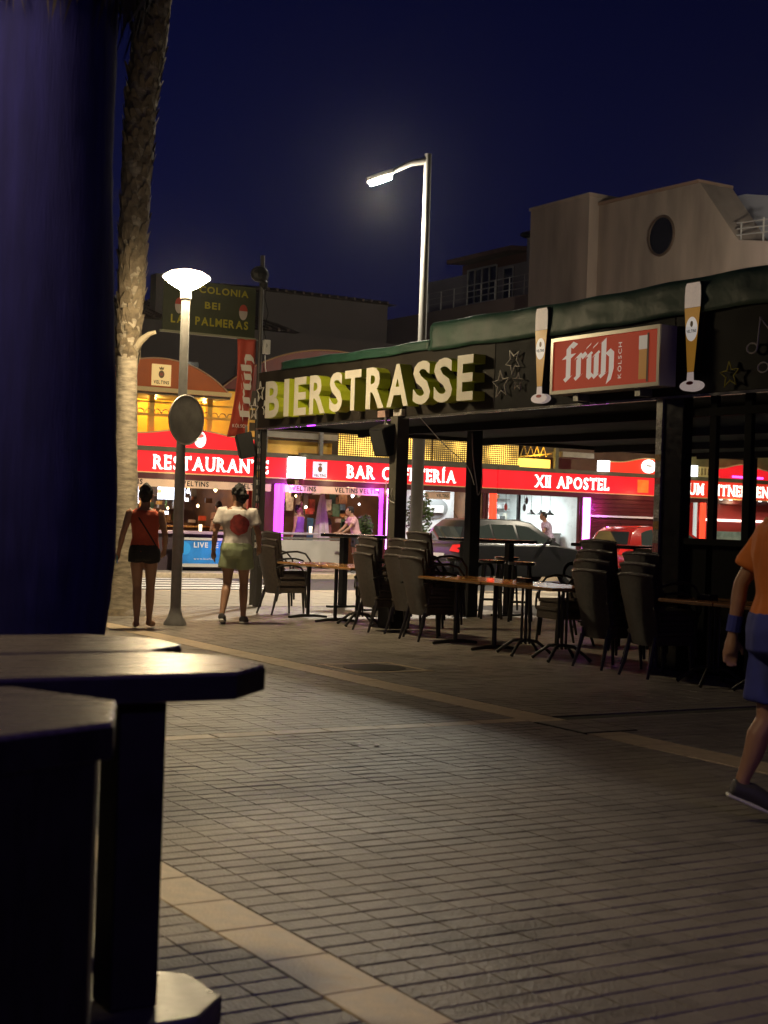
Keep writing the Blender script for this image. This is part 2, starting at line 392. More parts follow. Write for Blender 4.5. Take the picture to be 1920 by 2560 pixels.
def write_frueh(parent, O, ex, ey, en, height, width, m, origin=None, depth=.002):
    tot = sum(BLACKLETTER[c][1] for c in 'früh'); sx = width / tot; sy = height / 1.75; x = 0
    O = Vector(O); ex = Vector(ex); ey = Vector(ey)
    for c in 'früh':
        ps, w = BLACKLETTER[c]; mb = MB()
        extrude2d(mb, nib(ps, .30), O + ex * (x * sx), ex * sx, ey * sy, en, depth)
        build('letter', mb, m, parent, origin=origin, fixn=False); x += w
prep([('bold', c) for c in sorted(set('BIERSTRASSECOLONIABEILASPALMERASVELTINSLIVEFEKÖLSCHXU'))] +
     [('serif', c) for c in sorted(set('RESTAURANTEBARCAFETERÍAXIIAPOSTELZUMMITNEHMEN'))] +
     [('reg', c) for c in sorted(set('KÖLSCHVETINwww.livefsta'))])
# =================================================================== SETTING: ground
g = MB(); g.box(-250, 250, -250, 250, -.30, -.12); struct('ground', g, M_asph)
rd = MB(); rd.add([(-60, 25, -.112), (120, 25, -.112), (120, 31.85, -.112), (-60, 31.85, -.112)], [(0, 1, 2, 3)]); struct('road', rd, M_asph)
for k in range(7):
    y0 = 25.5 + k * .95
    z = MB(); z.box(9.2, 14.6, y0, y0 + .48, -.1115, -.108); o = struct('crossing_stripe', z, M_white_paint)
pv = MB(); pv.box(-30, 60, -12, 24.78, -.2, -.009)
plaza = struct('pavement', pv, M_joint)
fp = MB(); fp.box(-30, 70, 32.02, 80, -.2, 0); farpave = struct('far_pavement', fp, M_slab)
kb = MB(); kb.box(0, 1.0, 0, .2, -.2, 0.004)
kbm = None
for yy, par in ((24.79, plaza), (31.84, farpave)):
    for i in range(46):
        if kbm is None:
            o = build('kerb_stone', kb, M_edge, par, bevel=.012); kbm = o.data
        else:
            o = bpy.data.objects.new('kerb_stone', kbm); COL.objects.link(o); o.parent = par
        o.location = (i * 1.006 + 2, yy, 0); o.scale = (1, .86, 1)
# pale slab field between terrace corner and the street
sl = MB()
for i in range(40):
    for j in range(7):
        x0 = 6.9 + i * .6; y0 = 20.7 + j * .58
        sl.box(x0 + .004, x0 + .596, y0 + .004, y0 + .576, -.03, random.uniform(-.002, .001))
o = build('slab_field', sl, M_slab, plaza, fixn=False); o['kind'] = 'stuff'
pinkb = MB(); pinkb.box(6.9, 30.9, 24.765, 24.779, -.03, -.001)

# paving tiles
TX, TY = 0.176, 0.113
def tile_mesh(seed):
    rnd = random.Random(seed); b = .005; bx = .002; z = 0
    x0, x1, y0, y1 = .0008, TX - .0008, .005, TY - .005
    t = [(x0 + bx, y0 + b), (x1 - bx, y0 + b), (x1 - bx, y1 - b), (x0 + bx, y1 - b)]
    q = [(x0, y0), (x1, y0), (x1, y1), (x0, y1)]
    tl = (rnd.uniform(-.0006, .0006), rnd.uniform(-.0008, .0008)); zz = [tl[0] * a_ + tl[1] * b_ + rnd.uniform(-.0008, .0006) for a_, b_ in ((-1, -1), (1, -1), (1, 1), (-1, 1))]
    vs = [(*t[i], zz[i]) for i in range(4)] + [(*q[i], zz[i] - .0045) for i in range(4)] + [(*q[i], -.02) for i in range(4)]
    fs = [(0, 1, 2, 3)] + [(4 + i, 4 + (i + 1) % 4, (i + 1) % 4, i) for i in range(4)] + [(8 + i, 8 + (i + 1) % 4, 4 + (i + 1) % 4, 4 + i) for i in range(4)]
    return vs, fs
TM = [tile_mesh(i) for i in range(8)]
def project(x, y, z):
    q = Vector((x, y, z - CAMH)); d = q.dot(cF)
    if d < .2: return None
    return 960 + 3738 * q.dot(cR) / d, 1280 - 3738 * q.dot(cU) / d, d
cells = []
NX0, NX1 = 2.413, 6.485
def clear_of_bands(x, y):
    cx, cy = x + TX / 2, y + TY / 2
    if 2.17 - TX / 2 + .02 < cx < 2.413: return False
    if 6.485 < cx < 6.80: return False
    if 8.595 < cy < 8.765 and 2.41 < cx < 6.5: return False
    return True
def xcols():
    c = [2.413 + i * TX for i in range(23)]
    c += [6.802 + i * TX for i in range(40)]
    c += [2.175 - (i + 1) * TX for i in range(12)]
    return c
for x in xcols():
    for j in range(-8, 170):
        y = 2.6 + j * TY if j < 53 else 8.77 + (j - 53) * TY
        if y + TY > 20.7: continue
        if not clear_of_bands(x, y): continue
        if 2.4 < x < 6.4 and y < 8.6 < y + TY: continue
        p = project(x + TX / 2, y + TY / 2, 0)
        if p is None or p[0] < -160 or p[0] > 2080 or p[1] > 2750: continue
        inside = 40 < p[0] < 1900 and p[1] < 2540 and not (p[0] < 440)
        cells.append((x, y, p[2], inside))
cells.sort(key=lambda c: (not c[3], c[2]))
tile_data = []
for vs, fs in TM:
    me = bpy.data.meshes.new('paving_tile'); me.from_pydata(vs, [], fs); me.materials.append(M_tile); tile_data.append(me)
rest = MB()
for k, (x, y, d, ins) in enumerate(cells):
    v = random.randrange(8)
    if k < 290:
        o = bpy.data.objects.new('paving_tile', tile_data[v]); COL.objects.link(o); o.parent = plaza; o.location = (x, y, random.uniform(-.001, .0006))
    else:
        dz = random.uniform(-.001, .0006)
        rest.add([(a + x, b + y, c + dz) for a, b, c in TM[v][0]], TM[v][1])
o = build('paving_tiles_beyond', rest, M_tile, plaza, fixn=False); o['kind'] = 'stuff'
# edging stones
def stone(sx, sy, nm='edging_stone'):
    m = MB(); m.box(.003, sx - .003, .003, sy - .003, -.03, .0005); o = build(nm, m, M_edge, plaza, bevel=.005); return o
es = None
def lay(sx, sy, spots):
    first = None
    for p in spots:
        if first is None: o = first = stone(sx, sy)
        else: o = bpy.data.objects.new('edging_stone', first.data); COL.objects.link(o); o.parent = plaza
        o.location = (*p, random.uniform(-.002, .001))
lay(.236, .373, [(2.176, 2.75 + i * .373) for i in range(34)])
lay(.31, .42, [(6.488, 4.9 + i * .42) for i in range(37)])
lay(.404, .165, [(2.414 + i * .4072, 8.598) for i in range(10)])
# inspection covers let into the paving
mh = thing('manhole_cover', 'round iron manhole cover in a stone frame beside the pale paving band', 'manhole cover', (7.30, 12.15, 0))
m = MB(); m.lathe([(.30, -.01), (.30, .004), (.27, .006), (.0, .007)], n=28); build('lid', m, M_iron, mh, smooth=30)
m = MB()
for a in range(4): m.box(-.42, .42, .34, .40, -.01, .003, M=Matrix.Rotation(a * math.pi / 2, 4, 'Z'))
build('frame', m, M_edge, mh)
mc = thing('inspection_cover', 'square paved inspection cover where the two pale bands meet', 'inspection cover', (6.7, 8.25, .003))
m = MB(); m.box(-.24, .24, -.28, .28, -.01, .0015); build('plate', m, M_joint, mc)
for i in range(2):
    for j in range(3):
        m = MB(); m.box(-.22 + i * .225, -.005 + i * .225, -.27 + j * .18, -.10 + j * .18, .0, .004); build('tile', m, M_tile, mc, bevel=.004)
# paper scraps
for (x, y, a) in ((4.72, 8.05, .4), (4.83, 7.98, 1.1)):
    m = MB(); n = 5
    for i in range(n):
        for j in range(n): m.v.append(((i / 4 - .5) * .07, (j / 4 - .5) * .035, .004 + .006 * random.random()))
    for i in range(n - 1):
        for j in range(n - 1): m.f.append((i * n + j, i * n + j + 1, (i + 1) * n + j + 1, (i + 1) * n + j)); m.m.append(0)
    o = build('paper_scrap', m, M_whitep); o.location = (x, y, 0.001); o.rotation_euler = (0, 0, a)
    tag(o, 'small white paper scrap lying on the brown paving near the cross band', 'litter', 'paper scraps on the paving')

# =================================================================== TERRACE PAVILION
FX = 10.2
ter = thing('terrace_pavilion', 'black covered beer terrace with long dark sign fascia and green tarpaulin edge', 'pavilion', (FX, 20.6, 0))
def tp(n, mb, m, **k): return wpart(ter, n, mb, m, **k)
m = MB(); m.box(FX + .03, 20.6, 3.5, 20.62, 2.80, 3.30); tp('roof', m, M_roofblack)
for i in range(4):
    m = MB(); x0 = 11.9 + i * 2.4; m.box(x0, x0 + .09, 3.6, 20.55, 2.69, 2.797); tp('rafter', m, M_roofblack)
edges_y = [20.66, 17.55, 14.40, 11.30, 8.2, 5.1]
for y1, y0 in zip(edges_y[:-1], edges_y[1:]):
    m = MB(); m.box(FX - .03, FX + .028, y0 + .004, y1 - .004, 2.735, 3.585); tp('fascia_panel', m, M_fascia if y0 > 14 else mat('dimmed_black_fascia', (.008, .007, .007), .6, var=.2, vscale=4, spec=.1), bevel=.006)  # right panels blacker: own black paint plus lamp falloff put into the colour
m = MB(); m.box(FX + .031, 20.6, 20.622, 20.665, 2.735, 3.45); tp('side_fascia', m, M_fascia)
m = MB(); m.box(FX - .045, FX + .0, 5.1, 20.67, 2.705, 2.733); tp('bottom_trim', m, mat('trim_metal', (.25, .24, .23), .25, metal=.8, var=.3, vscale=4))
# tarpaulin: a wrinkled sheet hung over the upper edge, higher to the right of a step
def tarp(y0, y1, zb, zt, seed):
    rnd = random.Random(seed); m = MB(); ny, nz = int((y1 - y0) / .09), 9
    ph = [rnd.uniform(0, 6.28) for _ in range(8)]
    prof = [(0, 0), (0, .16), (.004, .33), (.008, .5), (.012, .66), (.02, .82), (.05, .95), (.16, 1.0), (.55, .98), (1.2, .93)]
    for i in range(ny + 1):
        y = y0 + (y1 - y0) * i / ny
        for k, (dx, t) in enumerate(prof):
            w = .007 * math.sin(y * 3.1 + ph[0] + t * 4) + .008 * math.sin(y * 8.3 + ph[1] - t * 6) + .005 * math.sin(y * 19 + ph[2] + t * 11)
            sag = .012 * math.sin(y * 1.3 + ph[3]) + .006 * math.sin(y * 5.7 + ph[4])
            m.v.append((FX - .062 + dx - abs(w) * (1.2 if t < .9 else .3), y, zb + (zt - zb) * t + sag * (1 if t < .1 or t > .9 else .5)))
    n = len(prof)
    for i in range(ny):
        for k in range(n - 1): m.f.append((i * n + k, i * n + k + 1, (i + 1) * n + k + 1, (i + 1) * n + k)); m.m.append(0)
    o = tp('tarpaulin', m, M_tarp, fixn=False, smooth=50)
    so = o.modifiers.new('t', 'SOLIDIFY'); so.thickness = .004
    return o
tarp(15.78, 19.85, 3.56, 3.70, 1)
tarp(6.5, 15.79, 3.52, 3.90, 2)
# posts
def post(x0, x1, y0, y1, z1, m_, nm='post'):
    m = MB(); m.box(x0, x1, y0, y1, 0, z1); return tp(nm, m, m_, bevel=.008)
post(10.18, 10.28, 20.52, 20.64, 2.735, mat('dark_post', (.05, .045, .04), .5), 'corner_post')
post(10.08, 10.26, 16.40, 16.58, 2.735, mat('olive_post_paint', (.10, .09, .07), .5, var=.2, vscale=6))
m = MB(); m.box(10.02, 10.32, 16.34, 16.64, 0, .28); tp('post_base', m, M_black, bevel=.01)
post(12.5, 12.68, 18.2, 18.36, 2.8, M_black); post(20.3, 20.5, 20.4, 20.58, 2.8, M_black)
post(10.20, 10.33, 11.18, 11.46, 2.735, M_blackg, 'pillar')
m = MB(); m.box(10.18, 10.29, 11.462, 11.56, 0, 2.735); sp = tp('sticker_post', m, M_steel, bevel=.006)
SC = [(.55, .5, .46), (.5, .12, .14), (.42, .4, .36), (.40, .22, .05), (.6, .58, .55), (.3, .28, .26)]
for i in range(13):
    z0 = 1.05 + i * .115
    m = MB(); h = random.uniform(.06, .105); a = random.uniform(-.05, .05)
    m.box(10.1765, 10.1785, 11.47, 11.552, z0, z0 + h)
    wpart(ter, 'sticker', m, mat('sticker_%d' % (i % 6), SC[i % 6], .5, var=.5, vscale=40), parent=sp)
# stickers on the corner post
for i in range(15):
    z0 = .9 + i * .12
    m = MB(); m.box(10.1765, 10.1785, 20.53, 20.63, z0, z0 + random.uniform(.05, .1)); tp('sticker', m, mat('sticker_%d' % ((i * 5) % 6), SC[(i * 5) % 6], .5, var=.5, vscale=40))
# glazed screen right of the pillar
for y in (10.77, 10.30, 9.3, 8.2):
    post(10.26, 10.31, y, y + .10, 2.735, M_roofblack, 'window_post')
m = MB(); m.box(10.22, 10.36, 7.9, 11.17, 1.26, 1.32); tp('window_sill', m, M_roofblack)
m = MB(); m.box(10.26, 10.32, 7.9, 11.17, .0, 1.259); tp('low_wall', m, M_roofblack)
m = MB(); m.box(10.25, 10.33, 7.9, 11.17, 2.52, 2.60); tp('window_head', m, M_roofblack)
for y0, y1 in ((10.892, 11.175), (10.422, 10.768), (9.422, 10.298), (8.322, 9.298)):
    m = MB(); m.box(10.282, 10.288, y0, y1, 1.322, 2.518); tp('pane', m, M_glass)
# small violet LED at the trim
m = MB(); m.box(FX - .06, FX - .046, 18.75, 18.98, 2.70, 2.715); tp('led_strip', m, emat('violet_led', (.5, .05, 1), 4))

# ---- raised letters
ls = thing('letter_sign', 'big cream raised letters with lime sides spelling BIERSTRASSE on dark fascia', 'letter sign', (FX, 17.3, 2.85))
spots = [('B', 20.05, 19.60), ('I', 19.45, 19.29), ('E', 19.13, 18.76), ('R', 18.66, 18.20), ('S', 18.08, 17.72), ('T', 17.66, 17.22), ('R', 17.085, 16.62),
         ('A', 16.55, 16.03), ('S', 15.92, 15.52), ('S', 15.44, 15.03), ('E', 14.93, 14.59)]
for ch, ya, yb in spots:
    mb = MB(); sh, w = glyph_shapes('bold', ch)
    cap = max(v[1] for v in sh[0][0]); lo = min(v[1] for v in sh[0][0])
    sy = .545 / (cap - lo); sx = (ya - yb) / w
    extrude2d(mb, sh, Vector((FX - .031, ya, 2.85 - lo * sy)), Vector((0, -sx, 0)), Vector((0, 0, sy)), Vector((-1, 0, 0)), .175, 0, 1)
    build('letter', mb, [M_cream, M_lime], ls, origin=tuple(ls.location), fixn=False)
# ---- neon stars and notes (unlit tubes)
M_tube = mat('glass_tube', (.62, .58, .52), .2); M_tubey = mat('yellow_tube', (.55, .50, .05), .25)
def star(y, z, r, rot, label, m_=M_tube, rx=1.0):
    pts = []
    for i in range(11):
        a = rot + i * math.pi / 5; rr = r if i % 2 == 0 else r * .42
        pts.append((FX - .07, y + rr * rx * math.sin(a), z + rr * math.cos(a)))
    m = MB(); m.tube(pts, .0085, 6)
    for i in (1, 5, 9): m.tube([pts[i], (FX - .03, pts[i][1], pts[i][2])], .004, 5)
    o = build('star_tube', m, m_, smooth=50); tag(o, label, 'neon star', 'star shaped tubes on the fascia')
star(20.50, 3.28, .16, .1, 'upper star tube left of the letter B on the fascia', rx=.8)
star(20.69, 3.02, .17, -.1, 'lower star tube at the left tip of the fascia', rx=.8)
star(20.33, 3.03, .11, .2, 'small star tube touching the letter B from the left', rx=.8)
star(13.98, 3.27, .15, .5, 'topmost star tube between the last letter E and beer glass')
star(14.21, 3.02, .17, .1, 'big lower star tube right of the last letter E')
star(13.88, 3.03, .11, -.1, 'small star tube next to the left beer glass')
star(10.48, 2.89, .13, .1, 'yellowish star tube right of the second beer glass', M_tubey)
def note(y, z, s, label):
    x = FX - .07; m = MB()
    pts = [(x, y + .07 * s * math.cos(a) + .0, z + .05 * s * math.sin(a)) for a in [i * math.pi / 6 for i in range(13)]]
    m.tube(pts, .008, 6); m.tube([(x, y - .07 * s, z), (x, y - .10 * s, z + .30 * s), (x, y - .15 * s, z + .24 * s), (x, y - .22 * s, z + .17 * s)], .008, 6)
    m.tube([(x, y, z + .05 * s), (FX - .03, y, z + .05 * s)], .004, 5)
    o = build('music_note_tube', m, M_tube, smooth=50); tag(o, label, 'neon note', 'music note tubes on the fascia')
note(10.20, 3.12, .95, 'upper music note tube at the right end of the fascia')
note(10.05, 2.93, .95, 'lower music note tube at the right edge above the windows')

# ---- beer glass cut-outs, their painted faces glow faintly
def beer(yc, label, dim=1.0):
    t = thing('beer_glass_sign', label, 'beer glass sign', (FX - .03, yc, 2.76), group='beer glass cut-outs on the fascia')
    x0, x1 = FX - .09, FX - .035
    def outline(prof): return [(0, -w, z) for w, z in prof] + [(0, w, z) for w, z in reversed(prof)]
    def piece(nm, prof, m_, off=0.0, par=None):
        pts = [(x1, yc + p[1], p[2]) for p in outline(prof)]
        m = MB(); m.prism(pts, (x0 - x1 - off, 0, 0)); return wpart(t, nm, m, m_, parent=par)
    piece('backing', [(.06, 2.86), (.05, 2.95), (.075, 3.2), (.105, 3.5), (.118, 3.7), (.112, 3.80), (.09, 3.835)], M_black)
    piece('beer', [(.044, 2.95), (.070, 3.2), (.100, 3.5), (.110, 3.58)], mat('glowing_beer', (.52, .25, .03), .4, var=.12, vscale=6, emit=(1, .46, .06), estr=.15), .003)
    piece('foam', [(.110, 3.583), (.112, 3.7), (.106, 3.79), (.09, 3.825)], mat('glowing_foam', (.72, .62, .52), .5, var=.12, vscale=14, emit=(1, .78, .62), estr=.2), .003)
    piece('stem', [(.05, 2.855), (.044, 2.947)], mat('glowing_glass', (.6, .52, .5), .4, emit=(1, .8, .72), estr=.22), .003)
    pts = [(x1, yc + .145 * math.cos(a), 2.815 + .055 * math.sin(a)) for a in [i * math.pi / 12 for i in range(24)]]
    m = MB(); m.prism(pts, (x0 - x1 - .006, 0, 0)); ft = wpart(t, 'foot', m, mat('glowing_glass', (.6, .52, .5), .4, emit=(1, .8, .72), estr=.22))
    pts = [(x0 - .007, yc + .05 * math.cos(a), 2.84 + .018 * math.sin(a)) for a in [i * math.pi / 8 for i in range(16)]]
    m = MB(); m.prism(pts, (-.002, 0, 0)); wpart(t, 'seal', m, mat('red_seal', (.5, .06, .04), .5), parent=ft)
    pts = [(x0 - .004, yc + .082 * math.cos(a), 3.37 + .12 * math.sin(a)) for a in [i * math.pi / 12 for i in range(24)]]
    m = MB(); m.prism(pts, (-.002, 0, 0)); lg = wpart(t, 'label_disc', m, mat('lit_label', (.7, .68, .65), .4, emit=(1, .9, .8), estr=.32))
    write(lg, 'VELTINS', (x0 - .0062, yc + .068, 3.335), (0, -1, 0), (-1, 0, 0), .03, .136, .001, [M_black], 'bold', origin=tuple(t.location), joined=True, name='lettering')
    cp = [(x0 - .0062, yc + .02 * math.cos(a), 3.42 + .03 * math.sin(a)) for a in [i * math.pi / 6 for i in range(12)]]
    m = MB(); m.prism(cp, (-.001, 0, 0)); wpart(t, 'crest', m, mat('brown_crest', (.25, .16, .06), .5), parent=lg)
beer(13.44, 'tall beer glass cut-out left of the red lightbox')
beer(11.00, 'tall beer glass cut-out right of the red lightbox')

# ---- red lightbox (face and print glow faintly)
lb = thing('lightbox_sign', 'framed red beer lightbox reading früh Kölsch between two beer glass signs', 'sign', (FX - .03, 12.14, 2.8))
x0 = FX - .26
m = MB(); m.box(x0 + .02, FX - .032, 11.27, 13.03, 2.82, 3.43); wpart(lb, 'case', m, mat('case_white', (.45, .42, .46), .4), bevel=.008)
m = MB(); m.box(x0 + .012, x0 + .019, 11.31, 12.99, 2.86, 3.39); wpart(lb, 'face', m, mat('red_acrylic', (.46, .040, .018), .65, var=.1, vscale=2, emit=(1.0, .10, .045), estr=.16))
m = MB()
for (a, b, c, d) in ((11.27, 13.03, 3.391, 3.43), (11.27, 13.03, 2.82, 2.859), (11.27, 11.309, 2.86, 3.39), (12.991, 13.03, 2.86, 3.39)): m.box(x0, x0 + .0195, a, b, c, d)
wpart(lb, 'frame', m, mat('brushed_alu', (.62, .58, .50), .3, metal=.5), fixn=False)
M_printw = mat('print_white', (.74, .68, .62), .6)
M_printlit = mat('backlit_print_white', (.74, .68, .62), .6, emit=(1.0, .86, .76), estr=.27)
write_frueh(lb, (x0 + .011, 12.80, 2.975), (0, -1, 0), (0, 0, 1), (-1, 0, 0), .44, .84, M_printlit, origin=tuple(lb.location))
write(lb, 'KÖLSCH', (x0 + .011, 11.855, 2.93), (0, 0, 1), (-1, 0, 0), .055, .37, .001, [M_printlit], 'reg', origin=tuple(lb.location), ey=(0, 1, 0), gap=.2)
m = MB(); m.box(x0 + .008, x0 + .0112, 11.47, 11.585, 2.90, 3.20); gl = wpart(lb, 'printed_glass', m, mat('print_beer', (.45, .2, .03), .4, emit=(1, .4, .05), estr=.12))
m = MB(); m.box(x0 + .008, x0 + .0112, 11.465, 11.59, 3.202, 3.34); wpart(lb, 'printed_foam', m, mat('print_foam', (.55, .5, .45), .5, emit=(1, .85, .7), estr=.2), parent=gl)
m = MB(); m.box(x0 + .0085, x0 + .0112, 11.44, 11.468, 2.87, 3.36); wpart(lb, 'printed_shade', m, mat('print_dark', (.10, .012, .01), .5), parent=gl)
for ya in (11.6, 12.6):
    m = MB(); m.box(x0 + .05, FX - .048, ya, ya + .08, 2.74, 2.819); wpart(lb, 'bracket', m, M_steel)
# junk fixed along the fascia bottom
for y, c, lab in ((16.85, (.5, .32, .28), 'pinkish junction box under the letter A of the fascia'), (16.45, (.55, .5, .46), 'pale junction box right of the pinkish box')):
    m = MB(); m.box(FX - .10, FX - .032, y - .10, y + .10, 2.74, 2.83); o = build('junction_box', m, mat('jb%s' % y, c, .5, var=.3, vscale=12), bevel=.008); tag(o, lab, 'junction box', 'boxes under the fascia')

# ---- loudspeakers under the fascia
def speaker(x, y, z, rz, tilt, label):
    t = thing('loudspeaker', label, 'loudspeaker', (x, y, z), rz, 'black loudspeakers hung under the fascia')
    m = MB(); m.prism([(-.12, -.13, -.19), (.12, -.16, -.19), (.12, .16, -.19), (-.12, .13, -.19)], (0, 0, .38))
    Mx = Matrix.Rotation(tilt, 4, 'Y'); m.v = [tuple(Mx @ Vector(v)) for v in m.v]; b = build('cabinet', m, M_black, t, bevel=.015)
    m = MB(); m.box(-.135, -.122, -.115, .115, -.165, .165); m.v = [tuple(Mx @ Vector(v)) for v in m.v]; build('grille', m, mat('speaker_grille', (.03, .03, .03), .6, bump=.6, bscale=200), t)
    m = MB(); m.tube([(.0, 0, .16), (.0, 0, .30)], .018, 8); m.tube([(0, -.13, .15), (0, 0, .22), (0, .13, .15)], .01, 6); build('bracket', m, M_steel, t)
    return t
speaker(10.02, 16.60, 2.43, .25, -.35, 'black loudspeaker hanging under the fascia in front of the olive post')
speaker(10.02, 20.72, 2.46, -.4, -.25, 'black loudspeaker at the far left corner of the terrace')

# =================================================================== LAMP POSTS
def lamp_post(x, y, label, power, power_cap):
    t = thing('lamp_post', label, 'lamp post', (x, y, 0), group='disc-headed lamp posts')
    m = MB(); m.lathe([(.15, 0), (.145, .03), (.10, .10), (.072, .19), (.068, .22)], n=10); build('base_flare', m, M_postpaint, t, smooth=40)
    m = MB(); m.lathe([(.066, .2), (.064, 2.0), (.058, 2.03), (.054, 4.07)], n=18); build('pole', m, M_postpaint, t, smooth=40)
    m = MB(); m.lathe([(.057, 4.06), (.07, 4.075), (.07, 4.16), (.062, 4.18)], n=18); build('collar', m, M_postpaint, t, smooth=40)
    m = MB(); m.lathe([(.07, 4.185), (.12, 4.21), (.22, 4.275), (.295, 4.335)], n=28); build('lens', m, emat('lamp_lens_%d' % power, (1.0, .79, .46), power), t, smooth=60)
    m = MB(); m.lathe([(.30, 4.338), (.29, 4.36), (.20, 4.415), (.1, 4.438), (.001, 4.442)], n=28); build('cap', m, emat('lamp_cap_diffuser', (1.0, .84, .62), power_cap), t, smooth=60)
    b = MB(); b.box(.055, .072, -.03, .03, .9, 1.15); build('access_door', b, M_postpaint, t)
    return t
lamp_post(7.472, 17.302, 'lit lamp post with glowing disc head and round traffic sign', 270, 7)
lamp_post(.6, 5.7, 'second lit lamp post left of the foreground tables outside the picture', 112, 8)

# unseen LED tube added behind the camera for the blue-violet cast
lt = thing('unseen_led_tube', 'unseen blue violet LED tube added on two posts behind the viewer', 'LED lamp', (2.2, -2.6, 0))
m = MB(); m.tube([(-.9, 0, 2.75), (.9, 0, 2.75)], .035, 10); build('tube', m, emat('blue_violet_tube', (.38, .24, 1.0), 95), lt, smooth=60)
m = MB(); m.box(-.95, .95, -.05, .05, 2.79, 2.83); build('housing', m, M_black, lt)
for s_x in (-.97, .97):
    m = MB(); m.tube([(s_x, 0, 0), (s_x, 0, 2.83)], .025, 8); build('post', m, M_black, lt)

# round traffic sign seen from behind
ts = thing('traffic_sign', 'round traffic sign seen from behind on the lamp post', 'traffic sign', (7.472, 17.302, 2.56), R_(-68))
m = MB(); n = 32
m.prism([(.075, .30 * math.cos(i * 2 * math.pi / n), .30 * math.sin(i * 2 * math.pi / n)) for i in range(n)], (.012, 0, 0)); build('plate', m, mat('sign_back', (.30, .29, .27), .45, metal=.2, var=.25, vscale=6), ts, smooth=30)
m = MB(); m.tube([(.081, .305 * math.cos(i * 2 * math.pi / n), .305 * math.sin(i * 2 * math.pi / n)) for i in range(n + 1)], .011, 6, caps=False); build('rim', m, mat('rim_alu', (.5, .46, .42), .35, metal=.4), ts, smooth=60)
m = MB(); m.box(.060, .0745, -.10, .10, .14, .18); m.box(.060, .0745, -.10, .10, -.18, -.14); build('clamp', m, M_steel, ts)

# street light on a tall mast
def street_light(x, y, label, p_spot, p_all):
    st = thing('street_light', label, 'street light', (x, y, 0), group='tall street lights along the kerb')
    m = MB(); m.lathe([(.17, 0), (.16, .05), (.125, .06), (.125, 4.9), (.135, 4.93), (.085, 4.98), (.075, 8.75)], n=18); build('mast', m, mat('mast_grey', (.17, .165, .155), .5, var=.1, vscale=5), st, smooth=40)
    m = MB(); d = Vector((-.84, .50, 0)); 
    pts = [Vector((0, 0, 8.62)), d * .35 + Vector((0, 0, 8.55)), d * .75 + Vector((0, 0, 8.36))]
    m.tube(pts, [.07, .06, .05], 10); build('arm', m, M_postpaint, st, smooth=50)
    m = MB(); c = d * .98 + Vector((0, 0, 8.22))
    Mr = Matrix.Translation(c) @ Matrix.Rotation(math.atan2(d.y, d.x), 4, 'Z') @ Matrix.Rotation(.35, 4, 'Y')
    m.box(-.30, .26, -.13, .13, -.0, .09, M=Mr); hd = build('head', m, M_postpaint, st, bevel=.02)
    m = MB(); m.box(-.24, .22, -.10, .10, -.07, -.004, M=Mr); build('lens', m, emat('street_lens', (1.0, .95, .80), 420), st, bevel=.02)
    lamp_light('street_light_spot', 'SPOT', c + Vector((0, 0, -.2)), p_spot, (1.0, .88, .66), st, .2)
    lamp_light('street_light_spill', 'POINT', c + Vector((0, 0, -.25)), p_all, (1.0, .88, .66), st, .25)
street_light(16.07, 25.31, 'tall street light mast with bright head on a short arm', 4400, 700)
street_light(28.8, 25.31, 'next tall street light along the kerb right of the picture', 1800, 1700)

# =================================================================== SIGN MAST WITH BOARD AND FLAG
sm = thing('sign_mast', 'thin dark mast above the terrace corner carrying the board and cables', 'mast', (10.34, 21.0, 0))
m = MB(); m.tube([(0, 0, 0), (0, 0, 5.45)], .036, 10); build('mast', m, mat('dark_mast', (.06, .055, .05), .5), sm, smooth=50)
m = MB(); m.box(.05, .16, -.06, .02, 3.92, 4.14); build('control_box', m, M_whitep, sm, bevel=.01)
for i in range(4):
    m = MB(); z = 3.3 + i * .5
    m.tube([(.05, -.02, z), (.07 + .03 * math.sin(i), -.06, z + .25), (.05, -.02, z + .5)], .006, 5); build('cable', m, M_black, sm)
m = MB(); m.ell((-.05, -.02, 5.15), (.16, .10, .13)); m.ell((.03, 0, 5.0), (.07, .07, .09)); build('bracket_cluster', m, M_black, sm)
m = MB(); m.tube([(.07, -.05, 3.9), (.07, -.08, 3.7), (.12, -.1, 3.45)], .006, 5); m.ell((.14, -.10, 3.40), (.05, .04, .06)); build('hanging_bulb', m, M_whitep, sm)
bd = thing('sign_board', 'dark green board reading COLONIA BEI LAS PALMERAS behind the lamp post', 'sign board', (10.24, 21.0, 4.13))
M_board = mat('board_green', (.035, .042, .018), .5, var=.25, vscale=3)
m = MB(); m.box(8.70, 10.24, 20.99, 21.02, 4.15, 4.93); wpart(bd, 'panel', m, M_board)
m = MB(); m.box(8.66, 10.26, 20.975, 21.035, 4.115, 4.148); wpart(bd, 'bottom_rail', m, mat('rail_olive', (.24, .24, .16), .5))
M_ylet = mat('yellow_letter', (.34, .31, .015), .6)
def bw(txt, x0, z, h, w): write(bd, txt, (x0, 20.988, z), (1, 0, 0), (0, -1, 0), h, w, .002, [M_ylet], 'bold', origin=tuple(bd.location))
bw('COLONIA', 9.28, 4.765, .105, .83); bw('BEI', 9.38, 4.53, .105, .255); bw('LAS PALMERAS', 8.83, 4.27, .125, 1.29)
